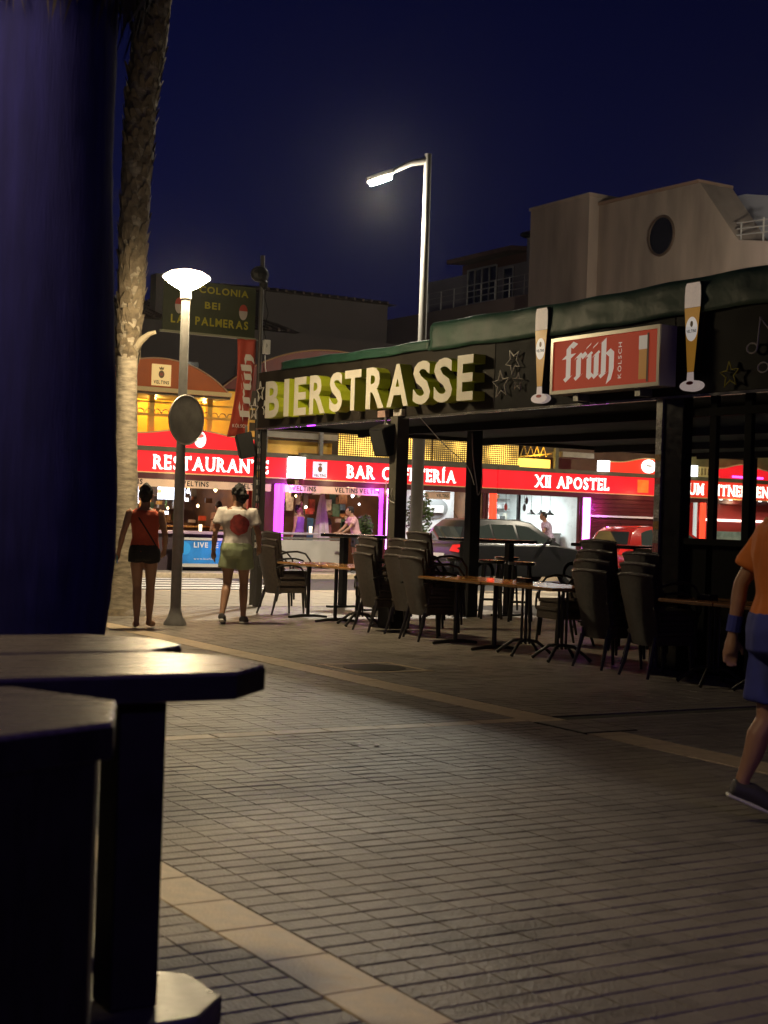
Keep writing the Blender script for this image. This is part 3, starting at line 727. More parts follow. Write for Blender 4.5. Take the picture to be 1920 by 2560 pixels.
for x in (8.96, 10.03):
    el = [(x + .07 * math.cos(a), 20.988, 4.53 + .12 * math.sin(a)) for a in [i * math.pi / 12 for i in range(24)]]
    m = MB(); m.prism(el, (0, -.004, 0)); ov = wpart(bd, 'emblem', m, mat('emblem_pale', (.42, .36, .33), .5))
    el = [(x + .07 * math.cos(a), 20.9835, 4.55 + .10 * math.sin(a)) for a in [i * math.pi / 12 for i in range(13)]]
    m = MB(); m.prism(el, (0, -.002, 0)); wpart(bd, 'emblem_top', m, mat('emblem_red', (.38, .05, .03), .5), parent=ov)
fl = thing('banner_flag', 'hanging red banner reading früh Kölsch beside the letter sign', 'banner', (10.1, 21.0, 4.12))
m = MB(); N = 24; W = 8
for i in range(N + 1):
    t = i / N; z = 4.12 - t * 1.47
    for j in range(W + 1):
        u = j / W; x = 9.95 - .12 * t * t + u * (.295 + .05 * t); m.v.append((x, 21.0 - .05 * math.sin(3 * t + 1.5 * u) - .02 * math.sin(9 * u + 4 * t), z - .06 * (1 - u) * t))
for i in range(N):
    for j in range(W): a = i * (W + 1) + j; m.f.append((a, a + 1, a + W + 2, a + W + 1)); m.m.append(0)
o = wpart(fl, 'cloth', m, mat('red_banner_cloth', (.46, .062, .035), .7, var=.08, vscale=5), fixn=False, smooth=60)
s_ = o.modifiers.new('t', 'SOLIDIFY'); s_.thickness = .003
write_frueh(fl, (10.155, 20.925, 2.87), (.02, 0, 1), (-1, 0, 0), (0, -1, 0), .21, 1.02, M_printw, origin=tuple(fl.location))
write(fl, 'KÖLSCH', (9.88, 20.925, 2.74), (1, 0, .02), (0, -1, 0), .055, .25, .001, [M_printw], 'reg', origin=tuple(fl.location), joined=True, name='lettering')
m = MB(); m.tube([(9.93, 20.99, 4.122), (10.32, 21.0, 4.122)], .012, 8); wpart(fl, 'rod', m, M_steel)
# =================================================================== RESTAURANT ROW ACROSS THE STREET
RY = 34.0
M_redlit = emat('red_lightbox', (1.0, .012, .022), .85, base=(.5, .02, .02), var=.3, vscale=.8)
M_redlit2 = emat('red_orange_lightbox', (1.0, .045, .018), .75, base=(.5, .03, .02), var=.25, vscale=.8)
M_wlit = emat('white_lit_letter', (1.0, .93, .82), 2.6)
M_wbox = emat('white_lightbox', (1.0, .98, 1.0), 4.0)
M_purple = emat('violet_tube', (.62, .06, 1.0), 2.6, var=.45, vscale=.9)
M_pink = emat('pink_tube', (1.0, .22, 1.0), 5.0)
M_redtube = emat('red_tube', (1.0, .05, .02), 2.2)
M_warm = emat('warm_bulb', (1.0, .72, .32), 14)
M_maroon = mat('maroon_panel', (.075, .012, .012), .45, var=.2, vscale=3)
M_cork = mat('brown_interior', (.15, .075, .035), .7, var=.3, vscale=3)
M_val = mat('valance_cloth', (.66, .46, .30), .7, var=.12, vscale=4)
def room(t, x0, x1, y1, z1, mw, mf=M_slab, y0=34.05):
    """interior shell: floor, back wall, side walls, ceiling as parts"""
    for nm, b in (('back_wall', (x0, x1, y1, y1 + .1, 0, z1)), ('side_wall', (x0 - .08, x0 - .001, y0, y1, 0, z1)), ('side_wall', (x1 + .001, x1 + .08, y0, y1, 0, z1)), ('ceiling', (x0, x1, y0, y1, z1, z1 + .06))):
        m = MB(); m.box(*b); wpart(t, nm, m, mw)
    m = MB(); m.box(x0, x1, y0, y1, 0, .012); wpart(t, 'floor', m, mf)
def fascia(t, x0, x1, m_, trim=M_goldtrim):
    m = MB(); m.box(x0 + .01, x1 - .01, RY, RY + .2, 2.362, 2.868); wpart(t, 'fascia_lightbox', m, m_)
    m = MB(); m.box(x0, x1, RY - .03, RY + .25, 2.87, 2.985); wpart(t, 'cornice', m, M_olive)
    m = MB(); m.box(x0, x1, RY - .02, RY + .02, 2.335, 2.36); wpart(t, 'fascia_trim', m, trim)
    m = MB(); m.box(x0, x1, RY + .0, RY + .25, 2.20, 2.334); wpart(t, 'lintel', m, M_maroon)
def sign_text(t, txt, x0, x1, z=2.44, h=.345):
    write(t, txt, (x0, RY - .004, z), (1, 0, 0), (0, -1, 0), h, x1 - x0, .02, [M_wlit], 'serif', origin=tuple(t.location), gap=.17)
def pediment(t, xa, xb, xc, m_, oval=None, top=.16, half=1.0):
    n = 28; pts = [(xa, RY + .02, 3.0)]
    up = []
    for i in range(n + 1):
        x = xa + (xb - xa) * i / n; dx = (x - xc) / half
        up.append((x, RY + .02, 3.275 + top * (.5 + .5 * math.cos(max(-math.pi, min(math.pi, dx * math.pi / 1.2))))))
    poly = [(xa, RY + .02, 2.99)] + up + [(xb, RY + .02, 2.99)]
    m = MB(); m.prism(poly, (0, .12, 0)); wpart(t, 'pediment', m, m_)
    m = MB(); m.tube([(x, RY + .01, z + .012) for x, y, z in up], .02, 6); wpart(t, 'pediment_trim', m, M_goldtrim, smooth=60)
def column(t, x0, x1, m_, z0=.0, y=None, nm='light_column'):
    y = RY + .02 if y is None else y; r = (x1 - x0) / 4
    for k in range(2):
        m = MB(); m.tube([(x0 + r + 2 * r * k, y, z0), (x0 + r + 2 * r * k, y, 2.2)], r * .96, 10); wpart(t, nm, m, m_, smooth=60)
def bottles(t, x0, x1, y, z, n, seed=1):
    rnd = random.Random(seed)
    for i in range(n):
        x = x0 + (x1 - x0) * (i + .5) / n; h = rnd.uniform(.2, .3); r = .032
        c = rnd.choice([(.12, .2, .04), (.35, .14, .02), (.45, .42, .38), (.06, .02, .02), (.5, .3, .06)])
        o = MB(); o.lathe([(r, 0), (r, h * .6), (r * .4, h * .75), (r * .4, h)], (0, 0, 0), 8)
        b = build('bottle', o, mat('bottle_%d' % int(c[0] * 100), c, .12), None, smooth=50); b.location = (x, y + rnd.uniform(-.03, .03), z)
        tag(b, 'bottle standing on the back shelf of the bar behind RESTAURANTE sign', 'bottle', 'bottles on the bar shelf')
def ceiling_bulbs(t, pts, m_, r=.05):
    for p in pts:
        m = MB(); m.ell(p, (r, r, r * 1.2), 8); m.tube([(p[0], p[1], p[2] + r), (p[0], p[1], p[2] + .25)], .006, 5, mi=1)
        wpart(t, 'ceiling_bulb', m, [m_, M_black], smooth=60)

# ---- unit 1 RESTAURANTE
u1 = thing('restaurant_building', 'red RESTAURANTE front with arched red gable and ochre upper gallery', 'restaurant', (12.3, RY, 0))
room(u1, 12.3, 17.3, 39, 2.5, M_cork)
fascia(u1, 12.3, 17.64, M_redlit)
sign_text(u1, 'RESTAURANTE', 13.98, 17.08)
pediment(u1, 12.6, 16.75, 15.0, M_redlit, half=1.3)
el = lambda x, z, rx, rz, y: [(x + rx * math.cos(a), y, z + rz * math.sin(a)) for a in [i * math.pi / 14 for i in range(28)]]
m = MB(); m.prism(el(15.19, 3.21, .15, .20, RY - .02), (0, .03, 0)); ov = wpart(u1, 'oval_sign', m, emat('oval_lit', (1, .92, .9), 1.6))
m = MB(); m.prism(el(15.19, 3.30, .09, .05, RY - .024), (0, .003, 0)); wpart(u1, 'oval_emblem', m, emat('oval_red', (1, .12, .1), .8), parent=ov)
m = MB(); m.box(15.05, 15.33, RY - .018, RY + .019, 3.415, 3.43); wpart(u1, 'oval_cap', m, M_black)
# ochre gallery with arch gable
m = MB(); m.box(12.3, 17.3, 35.6, 35.7, 2.98, 4.6); wpart(u1, 'gallery_wall', m, M_yellow)
m = MB(); m.box(12.3, 17.3, 34.25, 35.6, 2.99, 3.05); wpart(u1, 'gallery_floor', m, M_yellow)
m = MB(); m.box(12.2, 15.95, 33.95, 35.6, 4.24, 4.30); wpart(u1, 'gallery_soffit', m, M_olive)
for x in (12.45, 13.95, 15.5, 17.0):
    m = MB(); m.box(x, x + .14, 34.3, 34.42, 3.05, 4.24); wpart(u1, 'gallery_post', m, M_yellow, bevel=.01)
m = MB(); m.box(12.3, 17.3, 34.28, 34.36, 3.74, 3.80); m.box(12.3, 17.3, 34.30, 34.34, 4.06, 4.10); wpart(u1, 'gallery_rail', m, M_yellow)
for i in range(22):
    x = 12.4 + i * .22; m = MB(); m.tube(arcpts((x, 34.31, 3.81), .10, 0, math.pi, 8), .012, 6); wpart(u1, 'baluster_arc', m, mat('rail_dark', (.2, .12, .05), .5))
xc, Rr, zc = 14.05, 2.66, 4.41 - 1.96
arc = [(xc + Rr * math.sin(a), 33.9, zc + Rr * math.cos(a)) for a in [(-.745 + 1.49 * i / 30) for i in range(31)]]
m = MB(); m.prism(arc, (0, .1, 0)); wpart(u1, 'arched_gable', m, mat('warm_lit_red_gable', (.46, .10, .012), .6, var=.1, vscale=2))  # warm orange light on the red gable mixed into its colour
m = MB(); m.tube([(a[0], 33.895, a[2] + .01) for a in arc], .02, 6); wpart(u1, 'gable_trim', m, mat('gable_trim', (.5, .30, .16), .5), smooth=60)
m = MB(); m.box(12.15, 15.95, 33.86, 33.99, 4.30, 4.405); wpart(u1, 'gable_beam', m, M_goldtrim, bevel=.01)
m = MB(); m.box(13.81, 14.31, 33.88, 33.899, 4.45, 4.97); pn = wpart(u1, 'beer_panel', m, emat('panel_warm', (1.0, .62, .22), .55, base=(.6, .45, .2)))
def crest(t, par, x, z, s, y):
    m = MB(); m.prism(el(x, z, .075 * s, .095 * s, y), (0, .002, 0)); wpart(t, 'crest_shield', m, mat('crest_brown', (.20, .13, .04), .5), parent=par)
    m = MB(); m.prism(el(x, z, .045 * s, .04 * s, y - .002), (0, .0015, 0)); wpart(t, 'crest_centre', m, mat('crest_red', (.4, .10, .04), .5), parent=par)
    m = MB(); m.prism([(x - .05 * s, y, z + .11 * s), (x + .05 * s, y, z + .11 * s), (x + .065 * s, y, z + .18 * s), (x + .02 * s, y, z + .15 * s), (x, y, z + .2 * s), (x - .02 * s, y, z + .15 * s), (x - .065 * s, y, z + .18 * s)], (0, .002, 0)); wpart(t, 'crest_crown', m, mat('crest_brown', (.20, .13, .04), .5), parent=par)
crest(u1, pn, 14.06, 4.73, 1.0, 33.877)
write(pn, 'VELTINS', (13.86, 33.879, 4.495), (1, 0, 0), (0, -1, 0), .085, .40, .001, [M_black], 'bold', origin=tuple(u1.location), joined=True, name='lettering')
# lights under the gallery soffit
for x in (12.9, 14.3, 15.7):
    m = MB(); m.lathe([(.06, 4.2), (.05, 4.23), (.03, 4.239)], (x, 34.9, 0), 12); wpart(u1, 'soffit_lamp', m, M_warm)
    lamp_light('soffit_light', 'POINT', (x, 34.9, 4.12), 60, (1.0, .62, .14), u1, .05, origin=u1.location)
# white signs at the left end
m = MB(); m.box(12.62, 12.85, 33.7, 33.8, 3.45, 3.98); wpart(u1, 'white_lightbox', m, emat('cool_box', (.8, .85, 1.0), 3.0))
m = MB(); m.box(12.60, 12.82, 33.7, 33.8, 2.45, 3.30); wpart(u1, 'blue_lightbox', m, emat('pale_blue_box', (.4, .7, 1.0), .9))
m = MB(); m.box(17.66, 18.10, RY - .12, RY + .1, 2.37, 2.91); wpart(u1, 'white_end_box', m, M_wbox, bevel=.01)
# bar interior
m = MB(); m.box(13.2, 16.9, 35.3, 35.9, 0, 1.02); bar1 = wpart(u1, 'bar_counter', m, M_cork)
m = MB(); m.box(13.1, 17.0, 35.2, 36.0, 1.021, 1.06); wpart(u1, 'counter_top', m, M_wood, parent=bar1)
for z in (1.15, 1.5, 1.85):
    m = MB(); m.box(12.5, 17.1, 38.6, 38.95, z - .03, z); sh_ = wpart(u1, 'shelf', m, M_cork)
bottles(u1, 12.8, 16.9, 38.75, 1.15, 20, 3); bottles(u1, 12.8, 16.9, 38.75, 1.5, 18, 4)
for (x, z, w, h, c, s) in ((16.4, 1.93, .80, .38, (.75, .85, 1.0), 3.0), (15.6, 1.85, .35, .5, (.9, .9, 1.0), 2.0), (18.05, 1.78, .45, .30, (.7, .82, 1.0), 3.0)):
    if x < 17:
        m = MB(); m.box(x - w / 2, x + w / 2, 38.5, 38.55, z - h / 2, z + h / 2); wpart(u1, 'screen', m, emat('screen_%d' % int(x * 10), c, s, var=.6, vscale=6))
rnd = random.Random(5)
for i in range(16):
    x = rnd.uniform(13.0, 17.0); z = rnd.uniform(1.25, 2.0); m = MB(); m.box(x - .05, x + .05, 38.3, 38.33, z - .04, z + .06)
    wpart(u1, 'lit_display', m, emat('display_%d' % (i % 4), [(1, .95, .9), (.6, .7, 1), (1, .6, .3), (.9, .9, 1)][i % 4], [2.2, 2.0, 1.2, 3.0][i % 4]))
ceiling_bulbs(u1, [(13.6, 35.0, 2.05), (14.0, 36.5, 1.95), (14.8, 35.6, 2.1), (16.2, 35.2, 2.0), (13.3, 36.0, 1.8)], M_warm, .045)
for x in (13.6, 15.6): lamp_light('bar_light', 'POINT', (x, 36.2, 2.2), 90, (1.0, .62, .32), u1, .1, origin=u1.location)
m = MB(); m.box(12.5, 17.2, RY + .02, RY + .05, 2.00, 2.19); v1 = wpart(u1, 'valance', m, M_val)
for x in (13.0, 14.75, 16.3): write(v1, 'VELTINS', (x, RY + .018, 2.05), (1, 0, 0), (0, -1, 0), .125, .72, .001, [M_black], 'bold', origin=tuple(u1.location), joined=True, name='lettering')
for x, c in ((17.0, (.4, .03, .02)), (16.75, (.05, .10, .07)), (13.15, (.4, .03, .02))):
    m = MB(); m.box(x, x + .10, 34.9, 35.0, 0, 2.4); wpart(u1, 'interior_post', m, mat('post_%d' % int(x * 100), c, .5))
# front bar furniture
XS = -.44
ct = thing('street_counter', 'long street counter with lilac-lit top under the RESTAURANTE sign', 'counter', (12.8, 33.3, 0))
m = MB(); m.box(12.9, 16.2, 33.35, 33.7, 0, .88); wpart(ct, 'body', m, mat('counter_dark', (.05, .03, .035), .5)); m = MB(); m.box(12.8, 16.3, 33.25, 33.78, .88, .95); wpart(ct, 'top', m, mat('counter_pink', (.42, .30, .38), .3), bevel=.01)
bn = thing('banner_stand', 'blue banner reading LIVE FE standing in front of the counter', 'banner', (14.76, 33.0, 0))
m = MB(); m.box(14.2, 15.6, 33.0, 33.03, .18, .74); wpart(bn, 'sheet', m, mat('banner_blue', (.02, .22, .62), .5, var=.35, vscale=2.2))
m = MB(); m.box(14.16, 15.64, 32.98, 33.05, .741, .80); m.box(14.16, 15.64, 32.98, 33.05, .10, .178); wpart(bn, 'frame', m, mat('frame_pale', (.5, .48, .42), .4))
for x in (14.28, 15.5):
    m = MB(); m.box(x, x + .05, 32.85, 33.2, 0, .10); wpart(bn, 'foot', m, M_steel)
write(bn, 'LIVE FE', (14.67, 32.999, .57), (1, 0, 0), (0, -1, 0), .125, .64, .003, [M_whitep], 'bold', origin=tuple(bn.location))
write(bn, 'www.livefest', (14.68, 32.999, .275), (1, 0, 0), (0, -1, 0), .045, .55, .002, [M_whitep], 'reg', origin=tuple(bn.location), joined=True, name='lettering')
m = MB(); m.prism(el(14.44, .54, .15, .15, 32.999), (0, -.003, 0)); wpart(bn, 'disc', m, mat('disc_blue', (.03, .33, .8), .5))

lamp_light('violet_wash', 'POINT', (15.6, 32.75, .75), 5, (.6, .15, 1.0), u1, .1, origin=u1.location)
lamp_light('valance_light', 'POINT', (14.6, RY - .5, 2.3), 8, (1.0, .7, .4), u1, .1, origin=u1.location)
rnd = random.Random(21)
for i in range(46):
    x = rnd.uniform(12.6, 17.1); z = rnd.uniform(.95, 2.25); w = rnd.uniform(.06, .25); h = rnd.uniform(.08, .3); y = rnd.choice((36.6, 37.2, 37.8, 38.4))
    m = MB(); m.box(x - w / 2, x + w / 2, y, y + .05, z - h / 2, z + h / 2)
    c = rnd.choice([(.5, .08, .04), (.45, .3, .1), (.1, .06, .03), (.5, .45, .4), (.05, .12, .08), (.3, .12, .05), (.02, .02, .02)])
    wpart(u1, 'wall_picture', m, mat('clutter_%d' % int(c[0] * 100 + c[1] * 1000), c, .4, var=.4, vscale=9))
for i in range(22):
    x = rnd.uniform(12.7, 17.0); z = rnd.uniform(1.35, 2.3); y = rnd.uniform(35.2, 38.2); r = rnd.uniform(.02, .045)
    m = MB(); m.ell((x, y, z), (r, r, r * 1.2), 8); wpart(u1, 'fairy_bulb', m, emat('fairy_%d' % (i % 3), [(1, .85, .6), (.8, .85, 1), (1, .6, .3)][i % 3], [16, 14, 8][i % 3]), smooth=60)

# ---- unit 2 BAR CAFETERIA
u2 = thing('bar_building', 'red BAR CAFETERÍA front with violet columns and gold screens above', 'bar', (18.1, RY, 0))
room(u2, 17.42, 23.7, 39, 2.5, M_cork)
fascia(u2, 18.12, 24.22, M_redlit)
sign_text(u2, 'BAR CAFETERÍA', 19.40, 22.80)
m = MB(); m.box(18.38, 18.79, RY - .012, RY - .001, 2.41, 2.82); pn = wpart(u2, 'beer_panel', m, emat('panel_white', (.85, .75, .85), .55))
crest(u2, pn, 18.585, 2.63, .85, RY - .0145); write(pn, 'VELTINS', (18.41, RY - .013, 2.435), (1, 0, 0), (0, -1, 0), .07, .35, .001, [M_black], 'bold', origin=tuple(u2.location), joined=True, name='lettering')
# gold perforated screens: one plate, light through round holes drawn as glowing dots
def goldmat():
    m = bpy.data.materials.new('perforated_gold'); m.use_nodes = True; nt = m.node_tree; b = nt.nodes['Principled BSDF']
    b.inputs['Base Color'].default_value = (.16, .10, .03, 1); b.inputs['Roughness'].default_value = .4
    tc = nt.nodes.new('ShaderNodeNewGeometry'); mp = nt.nodes.new('ShaderNodeVectorMath'); mp.operation = 'MULTIPLY'; mp.inputs[1].default_value = (1 / .066, 0, 1 / .056)
    nt.links.new(tc.outputs['Position'], mp.inputs[0])
    fr = nt.nodes.new('ShaderNodeVectorMath'); fr.operation = 'FRACTION'; nt.links.new(mp.outputs[0], fr.inputs[0])
    sb = nt.nodes.new('ShaderNodeVectorMath'); sb.operation = 'SUBTRACT'; sb.inputs[1].default_value = (.5, 0, .5); nt.links.new(fr.outputs[0], sb.inputs[0])
    ln = nt.nodes.new('ShaderNodeVectorMath'); ln.operation = 'LENGTH'; nt.links.new(sb.outputs[0], ln.inputs[0])
    lt = nt.nodes.new('ShaderNodeMath'); lt.operation = 'LESS_THAN'; lt.inputs[1].default_value = .30; nt.links.new(ln.outputs['Value'], lt.inputs[0])
    nz = nt.nodes.new('ShaderNodeTexNoise'); nz.inputs['Scale'].default_value = 1.1; nt.links.new(tc.outputs['Position'], nz.inputs['Vector'])
    rr = nt.nodes.new('ShaderNodeMapRange'); rr.inputs[1].default_value = .35; rr.inputs[2].default_value = .68; rr.inputs[3].default_value = .8; rr.inputs[4].default_value = 6.5; nt.links.new(nz.outputs['Fac'], rr.inputs[0])
    mu = nt.nodes.new('ShaderNodeMath'); mu.operation = 'MULTIPLY'; nt.links.new(lt.outputs[0], mu.inputs[0]); nt.links.new(rr.outputs[0], mu.inputs[1])
    b.inputs['Emission Color'].default_value = (1.0, .58, .10, 1); nt.links.new(mu.outputs[0], b.inputs['Emission Strength'])
    return m
M_gold = goldmat()
for x0, x1 in ((19.26, 20.72), (20.76, 22.2), (22.24, 23.68), (23.72, 25.14)):
    m = MB(); m.box(x0, x1, RY + .30, RY + .33, 3.0, 3.85); wpart(u2, 'perforated_screen', m, M_gold)
m = MB(); m.box(18.15, 25.16, RY + .26, RY + .40, 2.99, 3.04); wpart(u2, 'screen_rail', m, M_olive)
m = MB(); m.prism([(17.2, RY + .5, 3.0), (19.2, RY + .5, 3.0), (19.2, RY + .5, 3.34), (17.2, RY + .5, 3.34)], (0, .06, 0)); wpart(u2, 'ochre_panel', m, M_yellow)
m = MB(); m.box(17.0, 19.2, RY + .2, RY + .9, 3.40, 3.55); wpart(u2, 'awning_box', m, mat('awning_grey', (.3, .26, .2), .5, var=.2, vscale=3))
for x in (17.0, 18.62):
    m = MB(); m.box(x, x + .1, RY + .1, RY + .2, 2.99, 4.1); wpart(u2, 'upper_post', m, M_steel)
lamp_light('upper_light', 'POINT', (18.9, RY + .2, 3.75), 22, (1, .65, .2), u2, .05, origin=u2.location)
m = MB(); m.lathe([(.05, 3.8), (.05, 3.86)], (18.9, RY + .2, 0), 10); wpart(u2, 'upper_lamp', m, M_warm)
column(u2, 17.31, 17.58, M_purple); column(u2, 20.42, 20.54, M_purple); column(u2, 20.64, 20.76, M_pink)
m = MB(); m.box(20.545, 20.638, RY + .0, RY + .1, 0, 2.2); wpart(u2, 'pillar', m, M_maroon)
m = MB(); m.box(16.95, 17.30, RY + .05, RY + .3, 0, 2.2); wpart(u2, 'pillar', m, M_maroon)
m = MB(); m.box(17.59, 20.41, RY + .02, RY + .05, 2.00, 2.19); v2 = wpart(u2, 'valance', m, M_val)
for x in (17.8, 19.05, 19.8): write(v2, 'VELTINS', (x, RY + .018, 2.05), (1, 0, 0), (0, -1, 0), .125, .70, .001, [M_black], 'bold', origin=tuple(u2.location), joined=True, name='lettering')
lamp_light('violet_wash', 'POINT', (17.75, RY - .25, 2.1), 34, (.62, .1, 1.0), u2, .08, origin=u2.location)
lamp_light('violet_wash', 'POINT', (20.3, RY - .25, 2.1), 26, (.8, .1, 1.0), u2, .08, origin=u2.location)
for x, z in ((17.75, 2.18), (20.3, 2.18)):
    m = MB(); m.lathe([(.05, z - .04), (.04, z)], (x, RY - .05, 0), 10); wpart(u2, 'wash_lamp', m, M_pink)
ceiling_bulbs(u2, [(18.1, 36, 2.0), (19.3, 37, 2.1), (20.65, RY - .08, 2.12), (21.6, 36.5, 2.1)], M_warm, .05)
for x in (18.6, 21.5): lamp_light('bar_light', 'POINT', (x, 36.6, 2.25), 90, (1.0, .66, .36), u2, .1, origin=u2.location)
for x, c in ((17.95, (.05, .10, .07)), (18.25, (.45, .03, .02)), (18.55, (.05, .10, .07)), (19.6, (.25, .2, .15)), (19.85, (.05, .03, .02))):
    m = MB(); m.box(x, x + .13, 37.2, 37.3, 0, 2.4); wpart(u2, 'interior_post', m, mat('ipost_%d' % int(x * 100), c, .5))
m = MB(); m.box(19.3, 20.0, 38.5, 38.6, 1.55, 2.1); wpart(u2, 'menu_board', m, mat('menu', (.06, .05, .04), .5, var=.5, vscale=8))
m = MB(); m.box(19.4, 19.85, 38.45, 38.49, 1.45, 1.62); wpart(u2, 'menu_light', m, emat('menu_orange', (1, .28, .05), .9))
m = MB(); m.box(19.9, 20.4, 37.6, 37.7, .5, 1.35); wpart(u2, 'poster', m, mat('poster_blue', (.04, .16, .32), .5, var=.4, vscale=5))
rnd = random.Random(33)
for i in range(50):
    x = rnd.uniform(17.6, 21.9); z = rnd.uniform(.9, 2.3); w = rnd.uniform(.08, .3); h = rnd.uniform(.1, .4); y = rnd.choice((37.0, 37.8, 38.5))
    m = MB(); m.box(x - w / 2, x + w / 2, y, y + .05, z - h / 2, z + h / 2)
    c = rnd.choice([(.5, .08, .04), (.4, .35, .3), (.08, .05, .03), (.5, .45, .4), (.04, .10, .07), (.3, .15, .06), (.02, .02, .02), (.1, .2, .3)])
    wpart(u2, 'wall_picture', m, mat('clutter_%d' % int(c[0] * 100 + c[1] * 1000), c, .4, var=.4, vscale=9))
for i in range(12):
    x = rnd.uniform(17.7, 21.8); z = rnd.uniform(1.5, 2.25); y = rnd.uniform(35.2, 38.2); r = rnd.uniform(.02, .04)
    m = MB(); m.ell((x, y, z), (r, r, r * 1.2), 8); wpart(u2, 'fairy_bulb', m, emat('fairy_%d' % (i % 3), [(1, .85, .6), (.8, .85, 1), (1, .6, .3)][i % 3], [16, 14, 8][i % 3]), smooth=60)
lamp_light('valance_light', 'POINT', (19.0, RY - .4, 2.3), 7, (1.0, .75, .5), u2, .1, origin=u2.location)
# folded parasol inside
pr = thing('folded_parasol', 'folded pale grey parasol standing inside the bar behind the counter', 'parasol', (19.35, 35.2, 0))
m = MB()
n = 24
prof = [(.19, .75), (.17, 1.0), (.13, 1.4), (.08, 1.8), (.035, 2.08), (.01, 2.12)]
vs = []
for r, z in prof:
    for j in range(n):
        a = 2 * math.pi * j / n; rr = r * (1 + .25 * math.cos(8 * a)); vs.append((rr * math.cos(a), rr * math.sin(a), z))
m.add(vs, [(i * n + j, i * n + (j + 1) % n, (i + 1) * n + (j + 1) % n, (i + 1) * n + j) for i in range(len(prof) - 1) for j in range(n)])
build('canopy', m, mat('parasol_cloth', (.50, .46, .42), .8, var=.1, vscale=6), pr, smooth=60)
m = MB(); m.tube([(0, 0, 0), (0, 0, 2.15)], .02, 8); build('pole', m, M_steel, pr); m = MB(); m.lathe([(.25, 0), (.25, .06), (.04, .1)], n=16); build('base', m, M_iron, pr)
# windbreak panel with bar top in front of unit 2
wb_ = thing('windbreak_counter', 'grey panelled windbreak with violet-lit bar top in front of the bar', 'windbreak', (16.92, 33.0, 0))
m = MB(); m.box(16.92, 18.87, 33.0, 33.03, .20, .80); wpart(wb_, 'panel', m, mat('frosted_panel', (.40, .38, .35), .35, var=.08, vscale=3))
m = MB(); m.box(16.87, 18.92, 32.99, 33.05, .82, .87); wpart(wb_, 'top_rail', m, M_steel); m = MB(); m.box(16.87, 18.92, 32.99, 33.05, .12, .18); wpart(wb_, 'bottom_rail', m, M_steel)
for x in (16.87, 18.85):
    m = MB(); m.box(x, x + .05, 32.98, 33.06, 0, .82); wpart(wb_, 'upright', m, mat('upright_white', (.55, .53, .5), .4))
m = MB(); m.box(16.87, 19.37, 33.25, 33.75, .93, .98); wpart(wb_, 'bar_top', m, mat('bar_top_pale', (.42, .36, .42), .25), bevel=.01)
for x in (17.17, 19.07):
    m = MB(); m.box(x, x + .08, 33.45, 33.55, 0, .93); wpart(wb_, 'leg', m, M_black)
for x, lab in ((18.1, 'lit candle glass on the violet bar top'), (15.05, 'lit candle glass on the lilac counter')):
    o = MB(); o.lathe([(.035, 0), (.042, .16)], n=12); c = build('candle_glass', o, emat('candle', (1, .8, .5), 2.5)); c.location = (x, 33.5, .985 if x > 17 else .955); tag(c, lab, 'candle')
# potted shrub by the kitchen
def leaf_clump(mb, c, r, n, seed, size=.07):
    rnd = random.Random(seed)
    for i in range(n):
        d = Vector((rnd.gauss(0, 1), rnd.gauss(0, 1), rnd.gauss(0, 1))).normalized() * (rnd.random() ** .4)
        p = Vector(c) + Vector((d.x * r[0], d.y * r[1], d.z * r[2]))
        a = Vector((rnd.uniform(-1, 1), rnd.uniform(-1, 1), rnd.uniform(-1, 1))).normalized(); b = a.orthogonal().normalized()
        s = size * rnd.uniform(.6, 1.3)
        mb.add([p - a * s, p + b * s * .4, p + a * s, p - b * s * .4], [(0, 1, 2, 3)])
for (x, y, r, h, lab) in ((21.35, 33.5, (.42, .4, .62), 1.55, 'potted green shrub between the bar and the white kitchen'), (19.75, 33.6, (.22, .22, .35), 1.15, 'small potted plant beside the violet column')):
    t = thing('potted_shrub', lab, 'shrub', (x, y, 0), group='potted shrubs')
    m = MB(); m.lathe([(.16, 0), (.22, .4), (.235, .42), (.2, .42)], n=16); build('pot', m, mat('pot_brown', (.12, .06, .035), .6), t, smooth=40)
    m = MB(); m.tube([(0, 0, .35), (.02, .01, h - .3), (0, 0, h)], .025, 6); build('stem', m, M_cork, t)
    m = MB(); leaf_clump(m, (0, 0, h), r, 900, 3); build('foliage', m, mat('shrub_leaf', (.05, .085, .02), .5, var=.3, vscale=9), t, fixn=False)

# ---- unit 3 XII APOSTEL
u3 = thing('kitchen_building', 'red XII APOSTEL front with bright white open kitchen', 'restaurant', (24.2, RY, 0))
M_kit = mat('white_tiles', (.72, .76, .76), .3, var=.06, vscale=4)
room(u3, 23.9, 27.2, 37.5, 2.5, M_kit)
fascia(u3, 24.24, 30.6, M_redlit)
sign_text(u3, 'XII APOSTEL', 25.53, 28.20)
m = MB(); m.box(29.30, 29.72, RY - .012, RY - .001, 2.42, 2.80); wpart(u3, 'orange_print', m, emat('orange_print', (1, .13, .02), .9, var=.4, vscale=5))
pediment(u3, 27.9, 31.2, 29.72, M_redlit2, half=1.0)
m = MB(); m.prism(el(29.71, 3.21, .27, .20, RY - .02), (0, .03, 0)); rs = wpart(u3, 'round_sign', m, emat('round_lit', (1, .95, .85), 2.6))
m = MB(); m.box(29.6, 29.82, RY - .026, RY - .021, 3.2, 3.25); wpart(u3, 'round_print', m, mat('print_grey', (.3, .28, .25), .5), parent=rs)
m = MB(); m.box(27.84, 28.14, RY - .1, RY + .1, 2.99, 3.30); wpart(u3, 'white_end_box', m, M_wbox)
m = MB(); m.box(27.8, 31.2, RY - .01, RY + .02, 2.93, 2.985); 
